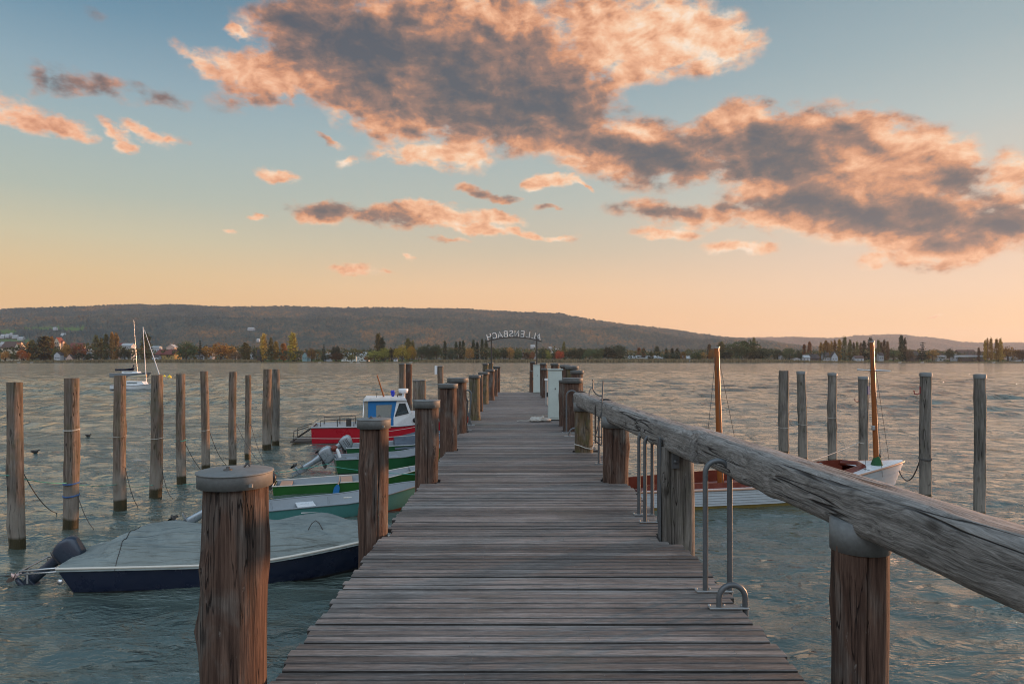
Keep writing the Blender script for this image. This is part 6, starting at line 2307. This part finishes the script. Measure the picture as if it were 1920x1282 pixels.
row = [(1539, 642, 7, 'ob'), (1544, 644, 6, 'ob'), (1549, 638, 8, 'ob'), (1554, 643, 6, 'ob'), (1559, 640, 7, 'ob'), (1565, 638, 7, 'ob'), (1574, 636, 8, 'go'), (1584, 632, 10, 'ol'),
       (1594, 637, 7, 'ol'), (1600.5, 642, 6, 'ol'), (1607, 641, 6, 'ol'), (1614, 643, 6, 'br'), (1620.5, 639, 9, 'dk'), (1632, 633, 11, 'dk'), (1647, 637, 7, 'ol'), (1652, 642, 6, 'br'), (1658, 637, 8, 'br')]
ordn = ['first', 'second', 'third', 'fourth', 'fifth', 'sixth', 'seventh', 'eighth', 'ninth', 'tenth', 'eleventh', 'twelfth', 'thirteenth', 'fourteenth', 'fifteenth', 'sixteenth', 'last']
cn = dict(ob='golden brown', go='golden', ol='olive', br='brown', dk='dark')
for k, (px, pt, w, ck) in enumerate(row):
    tree('poplar', px, pt, w, ck, '%s poplar, %s from the left in the long poplar row around the right mast' % (cn[ck], ordn[k]), 1075 + (k * 5) % 16)
T2 = [
    ('poplar', 1664, 640, 7, 'br', 'brown poplar left of the tall dark twin poplars'),
    ('broad', 1675, 652, 26, 'gr', 'green bushy tree left of the tall dark twin poplars'),
    ('poplar', 1690, 629, 9, 'dk', 'tall dark twin poplar, left and taller one'),
    ('poplar', 1696.5, 633, 7, 'dk', 'tall dark twin poplar, right and lower one'),
    ('round', 1693, 656, 20, 'ol', 'olive bush tree at the foot of the twin poplars'),
    ('round', 1706, 653, 12, 'br', 'brownish low tree right of the twin poplars'),
    ('conifer', 1729.5, 641, 15, 'co', 'tall dark conifer with layered branches on the right shore'),
    ('round', 1729, 662, 15, 'dk', 'dark bush at the foot of the layered conifer'),
    ('round', 1748, 654, 20, 'ob', 'round golden brown tree right of the layered conifer'),
    ('round', 1781, 652, 12, 'dk', 'dark round tree above the low white wall'),
    ('poplar', 1835, 652, 5, 'br', 'small bare brown tree right of the big brown roof'),
    ('poplar', 1847, 638, 5, 'go', 'golden poplar, leftmost of the slim group near the right edge'),
    ('poplar', 1851.5, 634, 6, 'ob', 'golden brown poplar, tallest of the slim group near the right edge'),
    ('poplar', 1858, 634, 6, 'ob', 'golden brown poplar, third of the slim group near the right edge'),
    ('poplar', 1868.5, 636, 8, 'go', 'loose golden poplar, fourth of the slim group near the right edge'),
    ('poplar', 1875.5, 635, 7, 'go', 'loose golden poplar, right end of the slim group near the right edge'),
    ('round', 1872, 659, 17, 'go', 'golden bush tree at the foot of the slim poplars'),
    ('broad', 1890, 649, 27, 'ob', 'wide golden brown tree near the right edge of the photo'),
    ('broad', 1917, 656, 22, 'br', 'dark brown tree cut by the right edge of the photo'),
]
for kind, px, pt, w, ck, lab in T2:
    tree(kind, px, pt, w, ck, lab, 1020 + (tcount[0] * 7) % 30)

# thicket behind and between, and the reed belt: nobody could count them
KX = 1.0
hb2 = MB()
rnd = random.Random(77)
HP = [(-300, 660), (0, 656), (60, 650), (110, 654), (150, 648), (240, 655), (300, 664), (360, 656), (420, 652), (480, 657), (560, 662), (640, 659), (690, 660), (760, 658), (840, 656),
      (930, 656), (1000, 658), (1060, 658), (1160, 660), (1240, 663), (1330, 660), (1400, 656), (1480, 661), (1560, 661), (1640, 659), (1700, 660), (1800, 664), (1860, 664), (1930, 662), (2300, 660)]
for k in range(9500):
    px = rnd.uniform(-300, 2250)
    y = rnd.choice((1060, 1110, 1180, 1300)) + rnd.uniform(-18, 18)
    zt = zat(tab(HP, px) - 4.5 + 5.0 * mnoise.noise(Vector((px * 0.06, y, 0))), y)
    zb = ground(y)
    z = zb + (zt - zb) * math.sqrt(rnd.random()) * 0.96
    leaf_quads(hb2, rnd, (xat(px, y), y, z), (2.2, 2.0, 1.1), 3, 1.7)
tag(hb2.build('thicket', M['hedge']), kind='stuff')
rb2 = MB()
RH = [(-300, 3.2), (0, 2.4), (95, 3.6), (240, 5.0), (480, 4.6), (490, 1.0), (600, 1.4), (690, 1.0), (780, 1.6), (800, 4.4), (1000, 5.2), (1200, 5.4), (1440, 5.2), (1540, 2.8), (1700, 2.0), (1930, 1.6), (2300, 2.5)]
for k in range(9000):
    px = rnd.uniform(-300, 2250)
    y = rnd.uniform(994, 1011)
    hgt = tab(RH, px) * rnd.uniform(0.75, 1.08)
    x = xat(px, y)
    w = rnd.uniform(0.5, 1.0)
    zb = ground(y) - 0.3
    lean = rnd.uniform(-0.5, 0.5)
    dy = rnd.uniform(-0.6, 0.6)
    rb2.add([(x - w, y - dy, zb), (x + w, y + dy, zb), (x + w * 0.7 + lean, y + dy, zb + hgt), (x - w * 0.7 + lean, y - dy, zb + hgt)], [(0, 1, 2, 3)])
tag(rb2.build('reed_belt', M['reed']), kind='stuff')

# ---------------------------------------------------------------- houses
def wallmat(name, c):
    return simple(name, c, 0.8, 0, 0.1, 0.4)


W_ = dict(white=wallmat('white_house_wall', (0.40, 0.42, 0.44)), cream=wallmat('cream_house_wall', (0.52, 0.44, 0.33)), pink=wallmat('pinkish_house_wall', (0.52, 0.36, 0.29)),
          blue=wallmat('turquoise_house_wall', (0.19, 0.30, 0.31)), yellow=wallmat('yellow_house_wall', (0.40, 0.28, 0.10)), brown=wallmat('brown_timber_wall', (0.10, 0.075, 0.06)),
          red=wallmat('red_tile_roof', (0.15, 0.04, 0.028)), dark=wallmat('dark_tile_roof', (0.050, 0.042, 0.042)), brroof=wallmat('brown_tile_roof', (0.085, 0.05, 0.038)),
          grey=wallmat('grey_sheet_roof', (0.34, 0.36, 0.36)), glassy=wallmat('greenhouse_glass', (0.55, 0.56, 0.52)), pane=wallmat('dark_window', (0.03, 0.035, 0.04)))
HG = 'houses on the far shore'


def house(label, px0, px1, peave, pridge, y, wall, roof, gable=True, base=None, name='house', nwin=2, cat='house', floors=1, depth=None, group=HG):
    """gable=True shows the gable end, otherwise the long side with its roof slope"""
    x0, x1 = xat(px0, y), xat(px1, y)
    w = x1 - x0
    zb = ground(y) if base is None else base
    he, hr = zat(peave, y) - zb, zat(pridge, y) - zb
    d = depth or max(w * 0.9, 6.0)
    root = empty(name, ((x0 + x1) / 2, y, zb), label, cat, group)
    wb = MB()
    hw = w / 2
    if gable:
        wb.prism([(-hw, -0.5), (hw, -0.5), (hw, he), (0, hr), (-hw, he)], d, lambda a, b, q: (a, d / 2 + q, b))
    else:
        wb.prism([(0, -0.5), (d, -0.5), (d, he), (d / 2, hr), (0, he)], w, lambda a, b, q: (q, a, b))
    wb.build('wall', W_[wall], root)
    if roof:
        rb_ = MB()
        o = 0.06 * max(w if gable else d, 5)
        for s in (-1, 1):
            if gable:
                p = [(s * (hw + o), he - o * (hr - he) / hw), (0, hr + 0.02), (0, hr + 0.4), (s * (hw + o), he - o * (hr - he) / hw + 0.35)]
                rb_.prism(p[::s], d + o * 1.5, lambda a, b, q: (a, d / 2 + q, b))
            else:
                sl = (hr - he) / (d / 2)
                p = [(d / 2 - s * (d / 2 + o), he - o * sl), (d / 2, hr + 0.02), (d / 2, hr + 0.4), (d / 2 - s * (d / 2 + o), he - o * sl + 0.35)]
                rb_.prism(p[::s], w + o * 1.5, lambda a, b, q: (q, a, b))
        ro = rb_.build('roof', W_[roof], root)
        if w > 9 and wall != 'glassy':
            MB().box((hw * 0.3, d * 0.5, hr + 0.4), (0.8, 0.8, 1.6)).build('chimney', W_['brown'], ro)
    for f in range(floors):
        for k in range(nwin):
            wx = -hw + w * (k + 0.7) / (nwin + 0.4)
            wz = he * (f + 0.55) / floors
            MB().box((wx, -0.04, wz), (min(1.5, w * 0.16), 0.12, min(1.6, he * 0.35 / floors))).build('window', W_['pane'], root)
    return root


house('cream barn with a steep brown roof on the far left shore', 2, 31, 651, 640, 1120, 'cream', 'brroof', False, nwin=4)
house('cream gable end standing beside the brown barn roof', 26, 37, 655, 643, 1105, 'cream', 'brroof', True, nwin=1)
tw_ = house('pale church tower with a saddle roof on the far left shore', 100, 111.5, 642, 632.5, 1085, 'cream', 'red', True, nwin=0, name='church_tower', cat='church', depth=12)
for z_ in (zat(643.2, 1085), zat(650, 1085)):
    for dx in (-1.4, 1.4):
        MB().box((dx, -0.05, z_ - ground(1085)), (1.7, 0.14, 2.4)).build('window', W_['pane'], tw_)
    MB().box((0, -0.05, z_ - ground(1085) - 2.4), (9.9, 0.3, 0.35)).build('cornice', W_['brown'], tw_)
house('pinkish side building right of the church tower', 112, 117.5, 641, 639, 1090, 'pink', 'red', False, nwin=1, floors=2)
house('long house with a red roof right of the church', 127, 151, 655, 643, 1160, 'cream', 'red', False)
house('white half timbered house below the church tower', 101, 113, 665, 660, 1030, 'white', 'dark', True, nwin=3)
house('dark roofed house with white gable next to the half timbered one', 112, 124, 668, 661, 1040, 'white', 'dark', False)
house('dark house with pinkish wall among the bushes right of the church', 124, 136, 671, 664, 1036, 'pink', 'dark', True)
house('white house between the bushes before the poplar row', 155, 163, 657, 653, 1100, 'white', 'dark', False)
house('tall narrow white gable before the poplar row', 168, 173, 655, 650, 1100, 'white', 'dark', True, nwin=1)
house('white house behind the second poplar of the row', 184, 190, 665, 661, 1100, 'white', 'dark', True)
house('white house behind the twin poplars', 202, 209, 664, 659, 1100, 'white', 'dark', False)
house('red roofed house left of the tallest yacht mast', 221, 232, 650, 643, 1220, 'pink', 'red', False)
house('flat white house at the tallest yacht mast', 227, 246, 648, 643.5, 1180, 'white', 'grey', False, nwin=4)
house('white block stepping down right of the broad poplar', 284.5, 298, 651, 649, 1160, 'white', 'grey', False, nwin=3, floors=2)
house('pinkish house with a pale curved roof', 312, 327, 651, 645.5, 1230, 'pink', 'grey', True)
house('large house with dark red roof by the water', 292, 326, 664, 655, 1050, 'yellow', 'red', False, nwin=5)
house('white lower wing beside the dark red roof', 285, 297, 669, 666, 1040, 'white', 'dark', False)
house('white gable house right of the big round green tree', 369, 382, 667, 661.5, 1032, 'white', 'dark', True, nwin=3)
house('white house with dark roof behind the golden tree', 385.5, 398, 653, 648, 1200, 'white', 'dark', False)
house('white house right of the biggest orange tree', 434, 442, 656, 653, 1180, 'white', 'grey', False)
house('white house left of the yellow poplars', 469, 474, 664, 660, 1060, 'white', 'dark', True, nwin=1)
house('dark house with white balcony left of the yellow poplars', 481, 490, 668, 655, 1062, 'brown', 'dark', False)
house('turquoise gable house on the far shore', 567, 576, 666, 660.5, 1032, 'blue', 'dark', True, nwin=2)
house('low turquoise annex beside the gable house', 576, 582, 670, 668, 1034, 'blue', 'grey', False, nwin=1)
house('white roofed hall right of the pointed conifer', 607, 620, 664, 659.5, 1080, 'white', 'grey', True)
house('long pale greenhouse behind the brown tree', 640, 668, 664, 661, 1150, 'glassy', 'grey', False, nwin=0, name='greenhouse', cat='greenhouse')
house('pale greenhouse block with tilted glass roofs', 669, 690, 666, 660.5, 1100, 'glassy', 'grey', False, nwin=0, name='greenhouse', cat='greenhouse')
house('small white hut on the beach below the dark round tree', 738, 745, 673, 671.5, 1018, 'white', 'dark', False, nwin=1, name='hut', cat='hut')
house('small white house inside the arch', 976, 982, 664, 661, 1120, 'white', 'dark', False)
house('small white house left of the right arch post', 1000, 1004, 661, 658, 1200, 'white', 'dark', True, nwin=1)
house('white house left of the red tree', 1032, 1037, 660, 656.5, 1150, 'white', 'dark', True, nwin=1)
house('very long pale greenhouse right of the dark trees', 1180.5, 1238, 671, 666.5, 1060, 'glassy', 'grey', False, nwin=0, name='greenhouse', cat='greenhouse', depth=30)
house('lower end of the very long greenhouse', 1238, 1246, 672, 669, 1056, 'glassy', 'grey', False, nwin=0, name='greenhouse', cat='greenhouse')
house('pale blue hall right of the clump of bushes', 1276, 1295, 672, 667.5, 1040, 'white', 'grey', False, nwin=4, name='hall', cat='hall')
house('small white house in the belt left of the left mast', 1310, 1320, 667, 664.5, 1070, 'white', 'brroof', False)
house('small white house between the low trees right of the left mast', 1462, 1468, 668, 665.5, 1030, 'white', 'dark', True, nwin=1)
house('white boathouse by the water below the rusty poplars', 1487, 1501, 673.5, 671, 1016, 'white', 'grey', True, nwin=1, name='boathouse', cat='boathouse')
house('white house with gable right of the boathouse', 1504, 1519, 670, 666, 1030, 'white', 'grey', False)
house('dark brown gable house left of the poplar row', 1518, 1536, 671, 664, 1045, 'brown', 'dark', False)
house('white walled house with dark roof in the poplar row', 1544, 1556, 669, 661, 1050, 'white', 'dark', False)
house('dark gable house with white front in the poplar row', 1559, 1571, 669, 660, 1046, 'white', 'dark', True)
house('low white house before the thirteenth poplar', 1604, 1620, 671, 667, 1040, 'white', 'brroof', False)
house('pale house partly behind the right mast', 1648, 1657, 666, 661, 1060, 'white', 'dark', False)
house('dark house with a white window left of the layered conifer', 1706, 1723, 666, 658.5, 1060, 'brown', 'dark', False)
house('white gable house right of the golden brown round tree', 1757, 1773, 665, 659, 1110, 'white', 'dark', False)
house('white low roof between the round tree and the brown roof', 1789, 1803, 666, 663, 1090, 'white', 'grey', True)
house('big house with a steep brown roof on the right shore', 1803, 1834, 666, 656, 1080, 'brown', 'brroof', False, nwin=5)
house('small dark roofed house left of the slim golden poplars', 1838, 1846, 663, 659, 1100, 'brown', 'brroof', True)
house('white gable and brown roof near the right edge', 1904, 1930, 662, 656, 1100, 'white', 'brroof', False)
gw = MB().box((0, 0, 0), (xat(1846, 1040) - xat(1757, 1040), 0.5, 2.6)).build('garden_wall', W_['white'], None, (xat(1801, 1040), 1040, zat(667.4, 1040)))
tag(gw, 'long low white wall before the big brown roof', 'wall')
# white villas up on the hillside
y = 3350.0
VG = 'white houses on the hillside'
for lab, a, b_, e_, r_ in (('white villa standing alone high on the wooded hill', 464, 475, 616.0, 613.5), ('small white house in the wood above the yellow poplars', 481, 486, 637, 634.5),
                          ('white hillside house above the church tower', 113, 121, 629, 624.5), ('tiny white barn on the green meadow of the hill', 99, 105, 615, 613.3),
                          ('white hillside house at the left edge', 0, 7, 631, 626.5), ('white hillside house, second from the left edge', 9, 16, 629.5, 626), ('long white hillside house below the meadow', 22, 31, 631, 628),
                          ('white hillside house, lowest of the cluster on the left', 32, 42, 634, 631.5), ('white house at the left edge above the barn roof', 0, 6, 645, 641), ('white hillside house, small one at the top of the left cluster', 18, 22, 626, 624),
                          ('long white roof on the slope inside the arch', 995, 1003, 649, 646.5), ('white house on the slope right of the arch', 1029, 1034, 652.5, 650), ('white twin house on the slope beside the single tall poplar', 1041, 1048, 656.5, 653.5)):
    yy = 3100.0 if r_ < 632 else 2500.0
    house(lab, a, b_, e_, r_, yy, 'white', 'grey', False, base=zat(e_ + 3.5, yy), nwin=2, group=VG)

# small white boats drawn up along the far shore
for k, (px, lab) in enumerate(((35, 'small white boat on the far shore below the red orange tree'), (59, 'small white boat on the far shore left of the church'), (599, 'small white boat on the beach right of the turquoise house'),
                               (658, 'small white boat on the beach below the greenhouse'), (671, 'small white boat on the beach below the tilted glass roofs'), (770, 'small white boat on the beach below the golden tree'), (1687, 'small white boat below the twin poplars'), (1729, 'small white boat below the layered conifer'), (1863, 'small white boat below the slim golden poplars'))):
    hb3 = empty('shore_boat', (xat(px, 992) - 2, 992, WATER), lab, 'boat', 'small boats along the far shore')
    hh = Hull(4.6, 1.7, [(0, 0.7), (0.5, 0.7), (1, 1.0)], 0.2, 0.85, 0.85, 0.4, 0.5, 0.5)
    hull_parts(hh, hb3, M['white'], M['white'], M['white'], None, 0, 0.2, n=8)

# ================================================================ evening haze over the lake
hz = MB().box((0, 4990, 206), (17200, 10600, 430)).build('haze', [])
hm = bpy.data.materials.new('evening_haze')
hm.use_nodes = True
hn = hm.node_tree
hn.nodes.clear()
pv = nd(hn, 'ShaderNodeVolumePrincipled', {'Color': (0.74, 0.85, 1.0, 1), 'Density': 0.000042, 'Anisotropy': 0.25})
ho = hn.nodes.new('ShaderNodeOutputMaterial')
hn.links.new(pv.outputs[0], ho.inputs['Volume'])
hz.data.materials.append(hm)
hz['kind'] = 'stuff'
